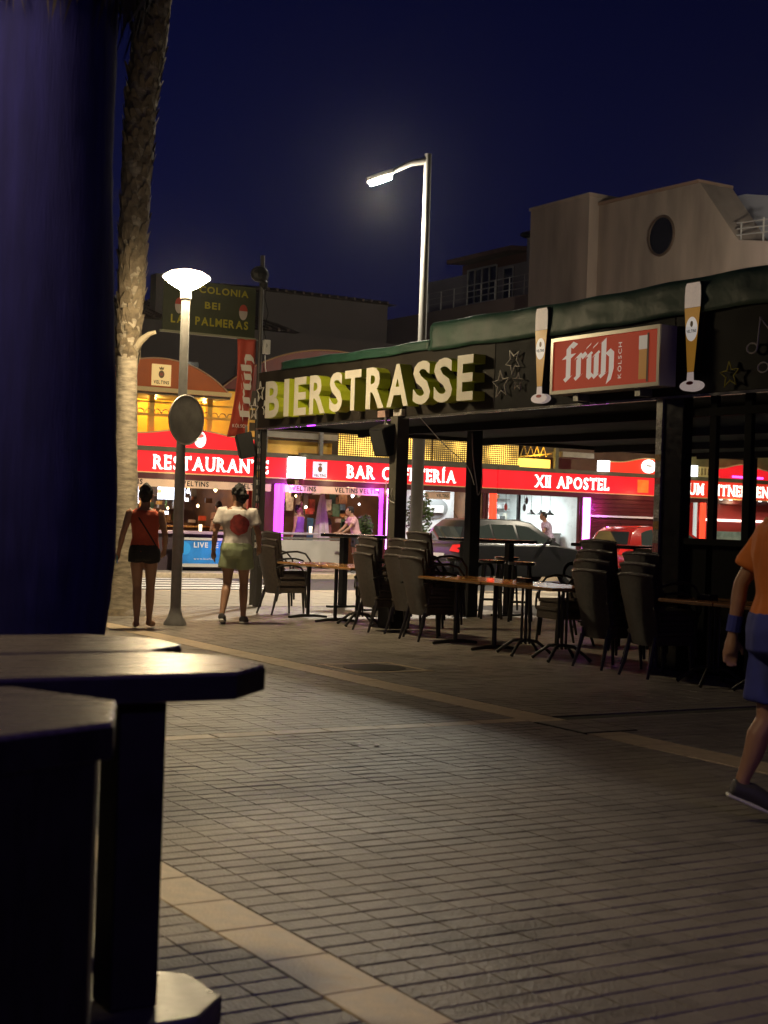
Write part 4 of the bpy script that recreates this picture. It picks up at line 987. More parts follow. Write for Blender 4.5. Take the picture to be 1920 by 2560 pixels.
# yellow lattice gate above the fascia
def lattice():
    m = MB()
    m.box(25.18, 26.35, RY + .4, RY + .46, 2.99, 3.25); return m
wpart(u3, 'yellow_panel', lattice(), emat('yellow_lit_wall', (1.0, .62, .10), 1.8, base=(.6, .4, .05)))
m = MB(); zz = [(25.25 + i * .115, RY + .36, 3.32 + .0 * i if i % 2 == 0 else 3.62) for i in range(9)]; m.tube(zz, .022, 6); m.tube([(25.2, RY + .36, 3.28), (26.35, RY + .36, 3.42)], .025, 6); m.tube([(25.2, RY + .36, 3.64), (26.35, RY + .36, 3.66)], .025, 6)
wpart(u3, 'lattice', m, M_yellow)
lamp_light('lattice_light', 'POINT', (25.8, RY + .1, 3.4), 16, (1, .7, .2), u3, .05, origin=u3.location)
m = MB(); m.box(26.3, 26.42, RY + .1, RY + .2, 2.99, 4.0); wpart(u3, 'upper_post', m, M_olive)
m = MB(); m.box(26.6, 27.75, RY + .15, RY + .9, 3.35, 3.50); wpart(u3, 'awning_box', m, mat('awning_grey', (.3, .26, .2), .5))
m = MB(); m.box(26.4, 31.3, RY + 1.2, RY + 1.3, 2.99, 4.2); wpart(u3, 'upper_wall', m, mat('upper_dark', (.08, .06, .03), .7, var=.3, vscale=3))
column(u3, 23.77, 23.95, M_maroon); column(u3, 23.99, 24.23, M_redtube); column(u3, 27.31, 27.56, M_pink); column(u3, 27.08, 27.28, M_maroon)
# kitchen
for x in (24.6, 25.5, 26.5):
    m = MB(); m.box(x - .35, x + .35, 35.6, 35.75, 2.42, 2.48); wpart(u3, 'ceiling_tube', m, emat('cool_tube', (.86, 1, 1), 9))
lamp_light('kitchen_light', 'AREA', (25.5, 35.7, 2.38), 150, (.9, 1.0, .98), u3, 1.6, origin=u3.location)
m = MB(); m.box(25.2, 25.27, 34.3, 34.4, 0, 2.3); wpart(u3, 'mullion', m, M_black)
m = MB(); m.box(24.1, 27.1, 34.8, 35.3, 0, 1.1); kc = wpart(u3, 'kitchen_counter', m, mat('steel_counter', (.4, .4, .4), .3, metal=.6)); m = MB(); m.box(24.1, 27.1, 34.75, 35.35, 1.101, 1.14); wpart(u3, 'worktop', m, M_steel, parent=kc)
for x in (25.95, 26.3, 26.62):
    m = MB(); m.lathe([(.14, 1.66), (.13, 1.68), (.04, 1.75), (.03, 1.80)], (x, 34.7, 0), 16); pl = wpart(u3, 'pendant_shade', m, M_black); m = MB(); m.tube([(x, 34.7, 1.8), (x, 34.7, 2.45)], .006, 5); wpart(u3, 'pendant_cord', m, M_black, parent=pl)
for z in (1.45, 1.8, 2.1):
    m = MB(); m.box(24.2, 27.0, 37.2, 37.49, z, z + .03); wpart(u3, 'shelf', m, M_steel)
rnd = random.Random(9)
for i in range(26):
    x = rnd.uniform(24.3, 26.9); z = rnd.choice((1.48, 1.83, 2.13)); h = rnd.uniform(.08, .22); w = rnd.uniform(.05, .12)
    o = MB(); o.lathe([(w, 0), (w, h), (w * .8, h)], n=10); b = build('kitchen_pot', o, mat('pot_%d' % (i % 4), [(.5, .5, .5), (.1, .1, .1), (.45, .2, .06), (.6, .58, .5)][i % 4], .35), smooth=40); b.location = (x, 37.3, z + .001)
    tag(b, 'pot or tin on the white shelves of the open kitchen', 'pot', 'pots on the kitchen shelves')
for i, (x, z) in enumerate(((24.9, 1.85), (25.35, 1.95), (25.55, 1.85), (25.62, 2.05))):
    m = MB(); m.tube([(x, 34.5, 2.3), (x, 34.5, z + .1)], .006, 5, mi=1); m.ell((x, 34.5, z), (.05, .05, .11), 10); wpart(u3, 'hanging_garland', m, [mat('garl_%d' % i, [(.3, .05, .04), (.45, .28, .12), (.05, .04, .04), (.06, .05, .05)][i], .6), M_black], smooth=60)
# second white room left of the red column, seen under BAR CAFETERIA
m = MB(); m.box(22.0, 23.6, 35.2, 35.3, .0, 2.3); wpart(u2, 'white_partition', m, M_kit)
m = MB(); m.prism(el(22.9, 1.75, .48, .30, 35.18), (0, .01, 0)); wpart(u2, 'oven_mouth', m, mat('oven_grey', (.25, .26, .26), .4)); m = MB(); m.box(22.55, 23.2, 35.12, 35.17, 1.62, 1.82); wpart(u2, 'oven_panel', m, M_whitep)
lamp_light('partition_light', 'AREA', (22.9, 34.6, 2.4), 45, (.9, 1, 1), u2, .6, origin=u2.location)
m = MB(); m.box(22.7, 23.3, 34.3, 34.5, 2.38, 2.43); wpart(u2, 'ceiling_tube', m, emat('cool_tube', (.86, 1, 1), 9))
m = MB(); m.box(21.9, 22.7, 34.06, 34.09, 1.98, 2.19); v3 = wpart(u2, 'valance', m, M_val); write(v3, 'VELTINS', (22.25, 34.058, 2.04), (1, 0, 0), (0, -1, 0), .09, .4, .001, [M_black], 'bold', origin=tuple(u2.location), joined=True, name='lettering')
# closed maroon shutters
m = MB(); m.box(27.6, 31.2, RY + .05, RY + .15, 0, 2.2); wpart(u3, 'shutter_wall', m, M_maroon)
for i in range(18):
    m = MB(); m.box(27.6, 31.2, RY + .035, RY + .049, .06 + i * .118, .165 + i * .118); wpart(u3, 'shutter_slat', m, M_maroon, bevel=.006)
m = MB(); m.box(27.58, 31.2, RY - .02, RY + .03, 1.655, 1.71); wpart(u3, 'white_dado', m, mat('dado_white', (.72, .70, .7), .4))
lamp_light('violet_wash', 'POINT', (27.75, RY - .3, 1.9), 24, (.8, .08, 1.0), u3, .06, origin=u3.location)
lamp_light('front_wash', 'POINT', (29.6, RY - .7, 2.35), 14, (1.0, .25, .15), u3, .1, origin=u3.location)

# ---- unit 4 ZUM MITNEHMEN
u4 = thing('takeaway_building', 'red ZUM MITNEHMEN takeaway front seen through the terrace windows', 'takeaway', (31.2, RY, 0))
m = MB(); m.box(31.2, 36.8, RY + .3, RY + 3.0, 0, 2.36); wpart(u4, 'wall', m, mat('takeaway_red', (.30, .035, .03), .5, var=.1, vscale=3))
fascia(u4, 30.64, 36.8, M_redlit2)
sign_text(u4, 'ZUM MITNEHMEN', 31.0, 34.66)
pediment(u4, 32.55, 34.9, 33.6, M_redlit, half=.9)
m = MB(); m.box(31.34, 31.58, RY - .1, RY + .1, 2.99, 3.32); wpart(u4, 'white_end_box', m, M_wbox)
for i in range(7):
    m = MB(); m.box(31.64 + i * .13, 31.69 + i * .13, RY, RY + .04, 3.05, 3.25); wpart(u4, 'baluster', m, M_goldtrim)
m = MB(); m.box(31.6, 32.55, RY - .01, RY + .05, 3.251, 3.30); m.box(31.6, 32.55, RY - .01, RY + .05, 2.99, 3.049); wpart(u4, 'balustrade_rail', m, M_goldtrim)
m = MB(); m.box(33.1, 34.4, RY - .03, RY + .0, 3.02, 3.08); wpart(u4, 'violet_strip', m, emat('violet_strip', (.7, .1, 1), 3))
column(u4, 31.56, 31.71, emat('silver_lit_tube', (.7, .75, .8), .4)); column(u4, 31.84, 32.06, M_redtube)
m = MB(); m.box(32.1, 36.6, RY + .2, RY + .29, 1.66, 1.73); wpart(u4, 'light_strip', m, emat('pinkwhite_strip', (1, .72, .68), 3.2))
m = MB(); m.box(32.1, 36.6, RY + .0, RY + .28, .75, .92); wpart(u4, 'ledge', m, emat('orange_ledge', (1, .3, .1), .8))
m = MB(); m.box(32.5, 36.5, RY + .25, RY + .295, .95, 1.35); wpart(u4, 'display_window', m, mat('display', (.2, .3, .3), .2, var=.4, vscale=4))
for x in (32.55, 32.95, 34.2, 34.6):
    m = MB(); m.lathe([(.05, 2.31), (.05, 2.33)], (x, RY - .12, 0), 10); wpart(u4, 'spot_lamp', m, M_wbox)
lamp_light('takeaway_light', 'POINT', (33.2, RY - .25, 2.25), 16, (1.0, .6, .4), u4, .1, origin=u4.location)
m = MB(); m.box(31.2, 36.8, RY + .35, RY + .6, 2.99, 4.3); wpart(u4, 'upper_wall', m, mat('upper_olive', (.16, .13, .05), .7, var=.3, vscale=3))

# ---- big dark-red arch further back
ar = thing('rear_arch_gable', 'wide dark red arched roof gable behind the letter sign', 'gable', (21.4, 38.5, 0))
Rr = (3.6 ** 2 + 1.35 ** 2) / (2 * 1.35); a0 = math.asin(3.6 / Rr)
arc = [(21.4 + Rr * math.sin(a), 38.5, 6.28 - Rr + Rr * math.cos(a)) for a in [(-a0 + 2 * a0 * i / 36) for i in range(37)]]
m = MB(); m.prism(arc, (0, .3, 0)); wpart(ar, 'gable', m, mat('rear_red', (.17, .028, .018), .5, var=.2, vscale=2))
m = MB(); m.tube([(a[0], 38.48, a[2] + .01) for a in arc], .025, 6); wpart(ar, 'gable_trim', m, mat('gable_trim', (.5, .30, .16), .5), smooth=60)
m = MB(); m.box(17.9, 24.9, 38.55, 39.4, 2.6, 4.93); wpart(ar, 'wall', m, mat('upper_dark', (.08, .06, .03), .7))

# =================================================================== APARTMENT BUILDINGS BEHIND
def window(t, y0, y1, z0, z1, x, nv=1):
    m = MB(); m.box(x - .02, x + .03, y0, y1, z0, z1); w = wpart(t, 'window', m, M_dkwin)
    m = MB()
    for i in range(nv + 2):
        yy = y0 + (y1 - y0) * i / (nv + 1); m.box(x - .06, x - .021, yy - .03, yy + .03, z0, z1)
    m.box(x - .065, x - .061, y0, y1, z1 - .05, z1 + .03); m.box(x - .065, x - .061, y0, y1, z0 - .03, z0 + .05)
    wpart(t, 'window_frame', m, M_railing, parent=w, fixn=False)
bb = thing('beige_apartment_building', 'beige rendered apartment block with a round window and slanted parapet', 'building', (35, 40, 0))
X = 35.0
poly = [(X, 43.25, 0), (X, 43.25, 13.2), (X, 37.92, 13.12), (X, 36.05, 10.92), (X, 34.6, 10.66), (X, 34.6, 0)]
m = MB(); m.prism(poly, (1.5, 0, 0)); wpart(bb, 'wall', m, M_beige)
m = MB(); m.box(X - .45, X + 6, 43.26, 46.85, 0, 13.5); wpart(bb, 'stair_tower', m, M_beige)
m = MB(); m.box(X - .5, X + 6, 43.2, 46.9, 13.501, 13.62); wpart(bb, 'tower_coping', m, M_beige)
m = MB(); n = 32
m.prism([(X - .004, 39.76 + .62 * math.cos(i * 2 * math.pi / n), 11.58 + .66 * math.sin(i * 2 * math.pi / n)) for i in range(n)], (-.02, 0, 0)); rw = wpart(bb, 'round_window', m, M_dkwin)
m = MB(); m.tube([(X - .02, 39.76 + .64 * math.cos(i * 2 * math.pi / n), 11.58 + .68 * math.sin(i * 2 * math.pi / n)) for i in range(n + 1)], .05, 6, caps=False); wpart(bb, 'round_frame', m, mat('frame_brown', (.12, .08, .06), .6), parent=rw, smooth=60)
m = MB(); m.prism([(X - .06, 43.25, 13.2), (X - .06, 37.92, 13.125), (X - .06, 37.92, 13.23), (X - .06, 43.25, 13.31)], (1.6, 0, 0)); wpart(bb, 'coping', m, mat('coping', (.36, .24, .18), .8))
m = MB(); m.prism([(X + 2.2, 43, 9), (X + 2.2, 43, 13.1), (X + 2.2, 38, 13.05), (X + 2.2, 33, 12.0), (X + 2.2, 33, 9)], (.2, 0, 0)); wpart(bb, 'recessed_wall', m, mat('pale_blue_wall', (.42, .42, .50), .8))
m = MB(); m.box(X + 2.15, X + 2.19, 35.2, 36.2, 10.6, 12.0); wpart(bb, 'door_opening', m, M_dkwin)
for z in (11.0, 11.2, 11.4):
    m = MB(); m.tube([(X + .1, 34.6, z - .0), (X + .1, 36.2, z + .1)], .025, 6); wpart(bb, 'railing_bar', m, M_railing)
for y in (35.0, 36.0):
    m = MB(); m.tube([(X + .1, y, 10.6), (X + .1, y, 11.5)], .03, 6); wpart(bb, 'railing_post', m, M_railing)
m = MB(); m.box(X + .03, X + 6, 46.86, 58.6, 0, 10.42); wpart(bb, 'balcony_parapet', m, mat('parapet_pink', (.32, .24, .21), .85, var=.1, vscale=.5))
m = MB(); m.box(X + 2, X + 6, 46.86, 58.6, 10.42, 12.3); wpart(bb, 'upper_wall', m, M_greyw)
m = MB(); m.prism([(X + 1.2, 50.4, 12.7), (X + 1.2, 55.2, 12.7), (X + 1.2, 55.2, 12.88), (X + 1.2, 50.4, 12.88)], (4, 0, .3)); wpart(bb, 'pent_roof', m, mat('roof_tile', (.25, .14, .10), .8, var=.2, vscale=2))
m = MB(); m.box(X + 1.99, X + 5.9, 50.5, 55.1, 12.301, 12.7); wpart(bb, 'upper_wall', m, mat('wall_red', (.22, .10, .08), .8))
window(bb, 52.4, 54.6, 10.9, 12.42, X + 1.97, 3)
window(bb, 51.2, 51.9, 10.7, 12.2, X + 1.97, 0)
m = MB(); m.box(X + 1.4, X + 1.75, 49.2, 49.55, 10.4, 13.2); wpart(bb, 'chimney', m, M_greyw); m = MB(); m.ell((X + 1.5, 49.4, 13.2), (.5, .5, .14), 10); wpart(bb, 'chimney_cowl', m, M_black)
m = MB(); m.box(X + 1.0, X + 1.2, 46.9, 47.2, 10.4, 12.7); wpart(bb, 'pier', m, M_greyw)
for z in (10.75, 11.0, 11.25):
    m = MB(); m.tube([(X + .15, 46.9, z), (X + .15, 55.0, z)], .02, 6); wpart(bb, 'railing_bar', m, M_railing)
for i in range(9):
    m = MB(); m.tube([(X + .15, 46.95 + i, 10.4), (X + .15, 46.95 + i, 11.28)], .022, 6); wpart(bb, 'railing_post', m, M_railing)
# dark block behind the restaurants
db = thing('dark_apartment_block', 'unlit dark apartment block with tiled roofs behind the restaurant row', 'building', (24, 46, 0))
M_dkwall = mat('unlit_wall', (.10, .085, .085), .85, var=.15, vscale=.6); M_dkroof = mat('unlit_roof', (.09, .06, .05), .8, var=.3, vscale=3, bump=.5, bscale=6)
m = MB(); m.box(16.2, 33.5, 46, 55, 0, 7.7); wpart(db, 'wall', m, M_dkwall)
m = MB(); m.box(23.5, 28.6, 47.5, 55, 7.701, 9.3); wpart(db, 'upper_wall', m, M_dkwall)
for (x0, x1, y, z, dz) in ((16.0, 24, 45.6, 7.7, 1.1), (23.3, 28.8, 47.1, 9.3, .6)):
    m = MB(); m.prism([(x0, y, z), (x0, y + 4, z + dz), (x0, y + 8, z)], (x1 - x0, 0, 0)); wpart(db, 'roof', m, M_dkroof)
    for i in range(int((x1 - x0) / .35)):
        xx = x0 + .15 + i * .35; m = MB(); m.tube([(xx, y - .02, z + .03), (xx, y + 4, z + dz + .03)], .06, 5); wpart(db, 'roof_tile_row', m, M_dkroof)
for i in range(7):
    for z in (5.0, 3.0):
        x = 17 + i * 2.4; m = MB(); m.box(x, x + 1.0, 45.97, 46.02, z, z + 1.4); w = wpart(db, 'window', m, M_dkwin)
        m = MB(); m.box(x - .06, x, 45.95, 46.03, z, z + 1.4); m.box(x + 1.0, x + 1.06, 45.95, 46.03, z, z + 1.4); m.box(x + .47, x + .53, 45.95, 45.969, z, z + 1.4); wpart(db, 'window_frame', m, M_dkwall, parent=w, fixn=False)
m = MB(); m.box(19.0, 19.5, 46.5, 47, 7.7, 9.3); wpart(db, 'chimney', m, M_dkwall)
# =================================================================== TERRACE FURNITURE
def chair_proto():
    t = thing('rattan_chair', '', 'chair')
    N, K = 9, 9; m = MB(); grid = []
    for i in range(N + 1):
        f = i / N; z = .30 + .67 * f; w = .205 + .055 * f ** 1.3; xb = .05 - .15 * f ** 1.25
        for j in range(K + 1):
            s = -1 + 2 * j / K; grid.append((xb + .055 * s * s - .02 * math.sin(f * math.pi), s * w, z - .018 * s * s * (f > .95)))
    n = K + 1; off = .028
    m.v = grid + [(x + off, y * .97, z) for x, y, z in grid]; T = len(grid)
    for i in range(N):
        for j in range(K):
            a = i * n + j; m.f += [(a, a + n, a + n + 1, a + 1), (T + a, T + a + 1, T + a + n + 1, T + a + n)]; m.m += [0, 0]
    for i in range(N):
        for j in (0, K):
            a = i * n + j; m.f.append((a, T + a, T + a + n, a + n)); m.m.append(0)
    for j in range(K):
        for i in (0, N): a = i * n + j; m.f.append((a, a + 1, T + a + 1, T + a)); m.m.append(0)
    bk = build('backrest', m, M_rattan, t, smooth=50)
    m = MB(); tp_ = [(grid[N * n + j][0] + off / 2, grid[N * n + j][1], grid[N * n + j][2] + .002) for j in range(n)]; m.tube(tp_, .02, 8)
    build('top_roll', m, mat('rattan_roll', (.10, .08, .07), .22, bump=.8, bscale=150), bk, smooth=60)
    m = MB(); m.box(.06, .52, -.235, .235, .40, .445); build('seat', m, M_rattan, t, bevel=.02)
    m = MB(); m.box(.075, .505, -.222, .222, .31, .399); build('seat_skirt', m, M_rattan, t, bevel=.01)
    for s in (-1, 1):
        m = MB(); m.tube([(.06, s * .185, .33), (.02, s * .195, .15), (-.03, s * .215, 0)], [.02, .018, .014], 8); build('leg', m, M_chairtube, t, smooth=60)
        m = MB(); m.tube([(.475, s * .20, .33), (.49, s * .205, .15), (.50, s * .21, 0)], [.02, .018, .014], 8); build('leg', m, M_chairtube, t, smooth=60)
        m = MB(); m.tube([(-.01, s * .245, .66), (.10, s * .265, .70), (.25, s * .275, .71), (.39, s * .27, .68), (.48, s * .26, .58), (.50, s * .245, .44), (.49, s * .235, .40)], .014, 8); build('armrest', m, M_chairtube, t, smooth=60)
    return t
proto = chair_proto(); first = [True]
ORD = ['bottom', 'second', 'third', 'top']
def stack(x, y, n, desc, rz=0.0):
    for k in range(n):
        if first[0]: c = proto; first[0] = False
        else: c = copy_tree(proto)
        c.location = (x + .034 * k, y + random.uniform(-.008, .008), .097 * k); c.rotation_euler = (0, 0, rz + random.uniform(-.02, .02))
        nm = 'top' if k == n - 1 else ORD[k]
        c['label'] = '%s woven chair in the stack %s' % (nm, desc); c['group'] = 'stacked woven chairs on the terrace'
stack(9.60, 19.02, 3, 'at the far left end beside the corner post', .04)
stack(9.47, 16.08, 3, 'just left of the olive terrace post', -.05)
stack(9.56, 15.43, 3, 'between the olive post and the four-high stack', .02)
stack(9.36, 14.78, 4, 'at the left end of the long shiny table', -.02)
stack(9.43, 11.58, 4, 'at the right end of the long shiny table', .03)
stack(9.36, 10.81, 3, 'in front of the black pillar with stickers', -.03)
stack(11.15, 18.1, 2, 'behind the farthest wooden table', math.pi + .1)
stack(11.2, 13.9, 2, 'behind the long shiny table', math.pi - .08)

def table(x0, x1, y0, y1, label, base, z=.77):
    t = thing('terrace_table', label, 'table', ((x0 + x1) / 2, (y0 + y1) / 2, 0), group='wooden tables on the terrace')
    hx, hy = (x1 - x0) / 2, (y1 - y0) / 2
    m = MB(); m.box(-hx, hx, -hy, hy, z - .032, z); tp_ = build('table_top', m, M_wood, t, bevel=.006)
    m = MB(); m.box(-hx - .002, hx + .002, -hy - .002, hy + .002, z - .026, z - .010); build('edge_band', m, mat('edge_band', (.30, .17, .07), .3), tp_)
    if base == 'iron':
        m = MB()
        for a in range(6): m.tube([(.05 * math.cos(a * 1.047), .05 * math.sin(a * 1.047), .12), (.05 * math.cos(a * 1.047), .05 * math.sin(a * 1.047), z - .05)], .011, 6)
        build('column', m, M_iron, t, smooth=60)
        for a in range(4):
            an = a * math.pi / 2 + .5; c, s = math.cos(an), math.sin(an)
            m = MB(); m.tube([(.03 * c, .03 * s, .16), (.14 * c, .14 * s, .15), (.26 * c, .26 * s, .07), (.33 * c, .33 * s, .015)], [.02, .019, .017, .02], 8); build('foot', m, M_iron, t, smooth=60)
        m = MB(); m.box(-.2, .2, -.03, .03, z - .05, z - .033); m.box(-.03, .03, -.2, .2, z - .052, z - .034); build('top_bracket', m, M_iron, t)
    else:
        for s in (-1, 1):
            yy = s * hy * .62
            m = MB(); m.tube([(0, yy, .03), (0, yy, z - .04)], .026, 8); build('leg', m, M_iron, t, smooth=60)
            m = MB(); m.tube([(-.30, yy, .015), (-.1, yy, .035), (.1, yy, .035), (.30, yy, .015)], [.016, .024, .024, .016], 8); build('foot', m, M_iron, t, smooth=60)
            m = MB(); m.box(-.26, .26, yy - .02, yy + .02, z - .05, z - .033); build('top_bracket', m, M_iron, t)
    return t
table(9.50, 10.26, 17.28, 18.52, 'farthest wooden terrace table on tube legs by the left chair stack', 'tube')
table(9.52, 10.26, 16.52, 17.26, 'small wooden table on iron feet left of the olive post', 'iron')
table(9.26, 10.02, 13.26, 14.50, 'left half of the long shiny wooden table on tube legs', 'tube')
table(9.27, 10.03, 12.63, 13.24, 'middle table of the long shiny row on curved iron feet', 'iron')
table(9.27, 10.03, 12.00, 12.61, 'right end table of the long shiny row on curved iron feet', 'iron')
table(9.27, 10.0, 9.72, 10.42, 'wooden table behind the man in the orange shirt', 'iron')
table(9.27, 10.0, 9.0, 9.70, 'rightmost wooden table mostly hidden by the man in orange', 'iron')
# napkin boxes on the tables
for (x, y, lab) in ((9.7, 13.05, 'small glossy menu block on the long shiny table'), (9.62, 10.15, 'small menu block on the table behind the man in orange')):
    m = MB(); m.box(-.05, .05, -.09, .09, 0, .05); o = build('menu_block', m, M_blackg, bevel=.006); o.location = (x, y, .771); tag(o, lab, 'menu block')

def high_table(x, y, rz, label, L=1.3):
    t = thing('bar_table', label, 'bar table', (x, y, 0), rz, 'black bar tables deep in the terrace')
    m = MB(); m.box(-.32, .32, -L / 2, L / 2, 1.10, 1.15); build('table_top', m, M_blackg, t, bevel=.008)
    for s in (-1, 1):
        m = MB(); m.box(-.05, .05, s * L * .33 - .05, s * L * .33 + .05, .03, 1.099); build('leg', m, M_black, t)
        m = MB(); m.box(-.28, .28, s * L * .33 - .06, s * L * .33 + .06, 0, .03); build('foot', m, M_black, t)
high_table(13.3, 18.9, .1, 'long black bar table under the terrace in front of the dark car', 1.6)
high_table(13.9, 16.5, -.1, 'black bar table between the dark car and the tall chair stack', 1.5)
high_table(11.7, 20.0, .2, 'black bar table near the far edge of the terrace', 1.2)
high_table(12.6, 13.6, .0, 'black bar table just left of the black pillar', 1.3)
def stool(x, y, label, h=.86):
    t = thing('bar_stool', label, 'stool', (x, y, 0), random.uniform(0, 1.5), 'black bar stools under the terrace')
    m = MB(); m.lathe([(.02, h - .05), (.19, h - .05), (.205, h - .03), (.20, h - .005), (.14, h)], n=18); build('seat', m, M_blackg, t, smooth=50)
    for a in range(4):
        c, s = math.cos(a * math.pi / 2 + .78), math.sin(a * math.pi / 2 + .78)
        m = MB(); m.tube([(.15 * c, .15 * s, h - .05), (.21 * c, .21 * s, 0)], [.022, .018], 6); build('leg', m, M_black, t)
    m = MB(); m.tube([(.19 * math.cos(a * math.pi / 2 + .78), .19 * math.sin(a * math.pi / 2 + .78), .28) for a in range(5)], .012, 6); build('foot_ring', m, M_black, t)
for i, (x, y, lab) in enumerate(((12.6, 18.6, 'first black bar stool left of the long bar table'), (12.7, 17.9, 'black bar stool in front of the long bar table'), (12.8, 17.3, 'black bar stool between the two bar tables'),
        (13.0, 16.0, 'black bar stool left of the tall chair stack'), (13.2, 15.4, 'black bar stool right behind the tall chair stack'), (12.0, 12.9, 'black bar stool close behind the black pillar'),
        (11.9, 12.3, 'black bar stool right of the black pillar'), (11.3, 10.9, 'black bar stool behind the rightmost tables'), (14.2, 19.6, 'farthest black bar stool under the terrace'))): stool(x, y, lab)

# =================================================================== FOREGROUND TABLES
def chamfer_rect(x0, x1, y0, y1, c, z): return [(x0 + c, y0, z), (x1 - c, y0, z), (x1, y0 + c, z), (x1, y1 - c, z), (x1 - c, y1, z), (x0 + c, y1, z), (x0, y1 - c, z), (x0, y0 + c, z)]
def front_table(cx, cy, hx, hy, c, label, kind, rz=0.0, leg=(.16, -.1)):
    t = thing('bar_table', label, 'bar table', (cx, cy, 0), rz, 'eight-sided bar tables in the foreground')
    m = MB(); m.prism(chamfer_rect(-hx, hx, -hy, hy, c, .925), (0, 0, .075)); build('table_top', m, [M_tabletop], t, bevel=.004)
    m = MB(); m.prism(chamfer_rect(-hx + .0, hx - .0, -hy + .0, hy - .0, c, .926), (0, 0, .066))
    m2 = MB(); pr = chamfer_rect(-hx - .003, hx + .003, -hy - .003, hy + .003, c + .001, .928)
    m2.prism(pr, (0, 0, .062)); build('edge_band', m2, M_darkwood, t)
    if kind == 'post':
        lx, ly = leg
        m = MB(); m.box(lx - .068, lx + .068, ly - .068, ly + .068, .081, .924); build('leg', m, M_darkwood, t, bevel=.006)
        m = MB(); m.box(-lx - .168, -lx - .032, ly - .068, ly + .068, .081, .924); build('leg', m, M_darkwood, t, bevel=.006)
        m = MB(); m.prism(chamfer_rect(-hx + .1, hx - .09, -.24, .24, .13, 0), (0, 0, .08)); build('base_plate', m, mat('worn_base', (.085, .077, .066), .30, var=.4, vscale=9, bump=.2, bscale=25), t, bevel=.008)
    else:
        m = MB(); m.prism(chamfer_rect(-hx + .03, hx - .03, -hy + .03, hy - .03, c - .01, .04), (0, 0, .884)); b = build('cabinet', m, M_darkwood, t, bevel=.006)
        for s in (-1, 1):
            m = MB(); m.box(-.075 + s * .085, .075 + s * .085, -hy + .018, -hy + .0295, .12, .86); build('panel', m, M_darkwood, b, bevel=.004)
        m = MB(); m.box(-hx + .05, hx - .03, -hy + .07, hy - .05, 0, .039); build('base_plate', m, M_darkwood, t)
front_table(1.385, 3.875, .51, .285, .165, 'middle bar table in the foreground on a square post', 'post', 0.0, (.155, -.05))
front_table(1.40, 4.50, .51, .29, .17, 'rear bar table in the foreground under the blue-lit palm trunk', 'post', -.03, (.15, .0))
front_table(.775, 3.107, .40, .40, .234, 'nearest dark bar table with a boxed cabinet at the left edge', 'box', -.384)

# =================================================================== PALMS
M_palm = mat('palm_bark', (.29, .245, .185), .85, var=.45, vscale=6, stretch=(1, 1, 3.5), bump=1.0, bscale=16)
M_boot = mat('palm_boot', (.15, .115, .075), .85, var=.4, vscale=14, bump=.6, bscale=50)
M_frond = mat('palm_leaf', (.045, .075, .02), .5, var=.3, vscale=6)
M_bluelit_bark = mat('blue_lit_bark', (.015, .014, .085), .9, var=.25, vscale=5, stretch=(5, 5, .5), bump=.25, bscale=22, spec=.1)  # bluish light falling on the trunk is mixed into this colour
M_dead = mat('dead_frond', (.024, .017, .012), .9, var=.35, vscale=9)
def frond_crown(t, top, n, L, seed):
    rnd = random.Random(seed); m = MB()
    for k in range(n):
        a = rnd.uniform(0, 6.283); el_ = rnd.uniform(-.5, 1.1); d = Vector((math.cos(a), math.sin(a), 0)); s = Vector((-d.y, d.x, 0)); pts = []
        for i in range(9):
            u = i / 8; pts.append(Vector(top) + d * (L * u * math.cos(el_ * (1 - u * .6))) + Vector((0, 0, L * (math.sin(el_) * u - .55 * u * u))))
        m.tube(pts, [.03 * (1 - .85 * i / 8) for i in range(9)], 5)
        for i in range(2, 9):
            for sg in (-1, 1):
                for q in range(3):
                    b = pts[i - 1].lerp(pts[i], q / 3); tip = b + s * sg * .42 + (pts[i] - pts[i - 1]) * .8 + Vector((0, 0, -.12)); w = (pts[i] - pts[i - 1]).normalized() * .03
                    m.add([b - w, b + w, tip], [(0, 1, 2)])
    build('crown', m, M_frond, t, fixn=False)
# palm behind the woman
pb = Vector((7.45, 19.2, 0)); rv = Vector((.856, -.517, 0))
p2 = thing('palm_tree', 'rough-barked palm trunk between the blue-lit trunk and the lamp post', 'palm tree', tuple(pb))
path = [(0, 0, .27), (.15, 0, .225), (.5, .02, .195), (1.42, .04, .175), (2.4, .025, .155), (3.3, .01, .145), (3.8, .02, .155), (4.4, .035, .17), (5.2, .04, .18), (6.0, .06, .19), (6.8, .08, .205), (7.8, .18, .22), (8.8, .26, .22), (11.5, .3, .2)]
def prad(z):
    for a, b in zip(path[:-1], path[1:]):
        if a[0] <= z <= b[0]:
            f = (z - a[0]) / (b[0] - a[0]); return a[1] + (b[1] - a[1]) * f, a[2] + (b[2] - a[2]) * f
    return path[-1][1:]
m = MB(); n = 22; zs = [i * .09 for i in range(127)]
rnd = random.Random(4)
for i, z in enumerate(zs):
    o_, r = prad(min(z, 11.4)); c = rv * o_
    for j in range(n):
        a = 2 * math.pi * j / n; rr = r * (1 + .03 * math.sin(5 * a + z * 2) + rnd.uniform(-.025, .025) + (.02 if i % 2 else 0)); m.v.append((c.x + rr * math.cos(a), c.y + rr * math.sin(a), z))
for i in range(len(zs) - 1):
    for j in range(n): m.f.append((i * n + j, i * n + (j + 1) % n, (i + 1) * n + (j + 1) % n, (i + 1) * n + j)); m.m.append(0)
build('trunk', m, M_palm, p2, smooth=70)
m = MB(); rnd = random.Random(8)
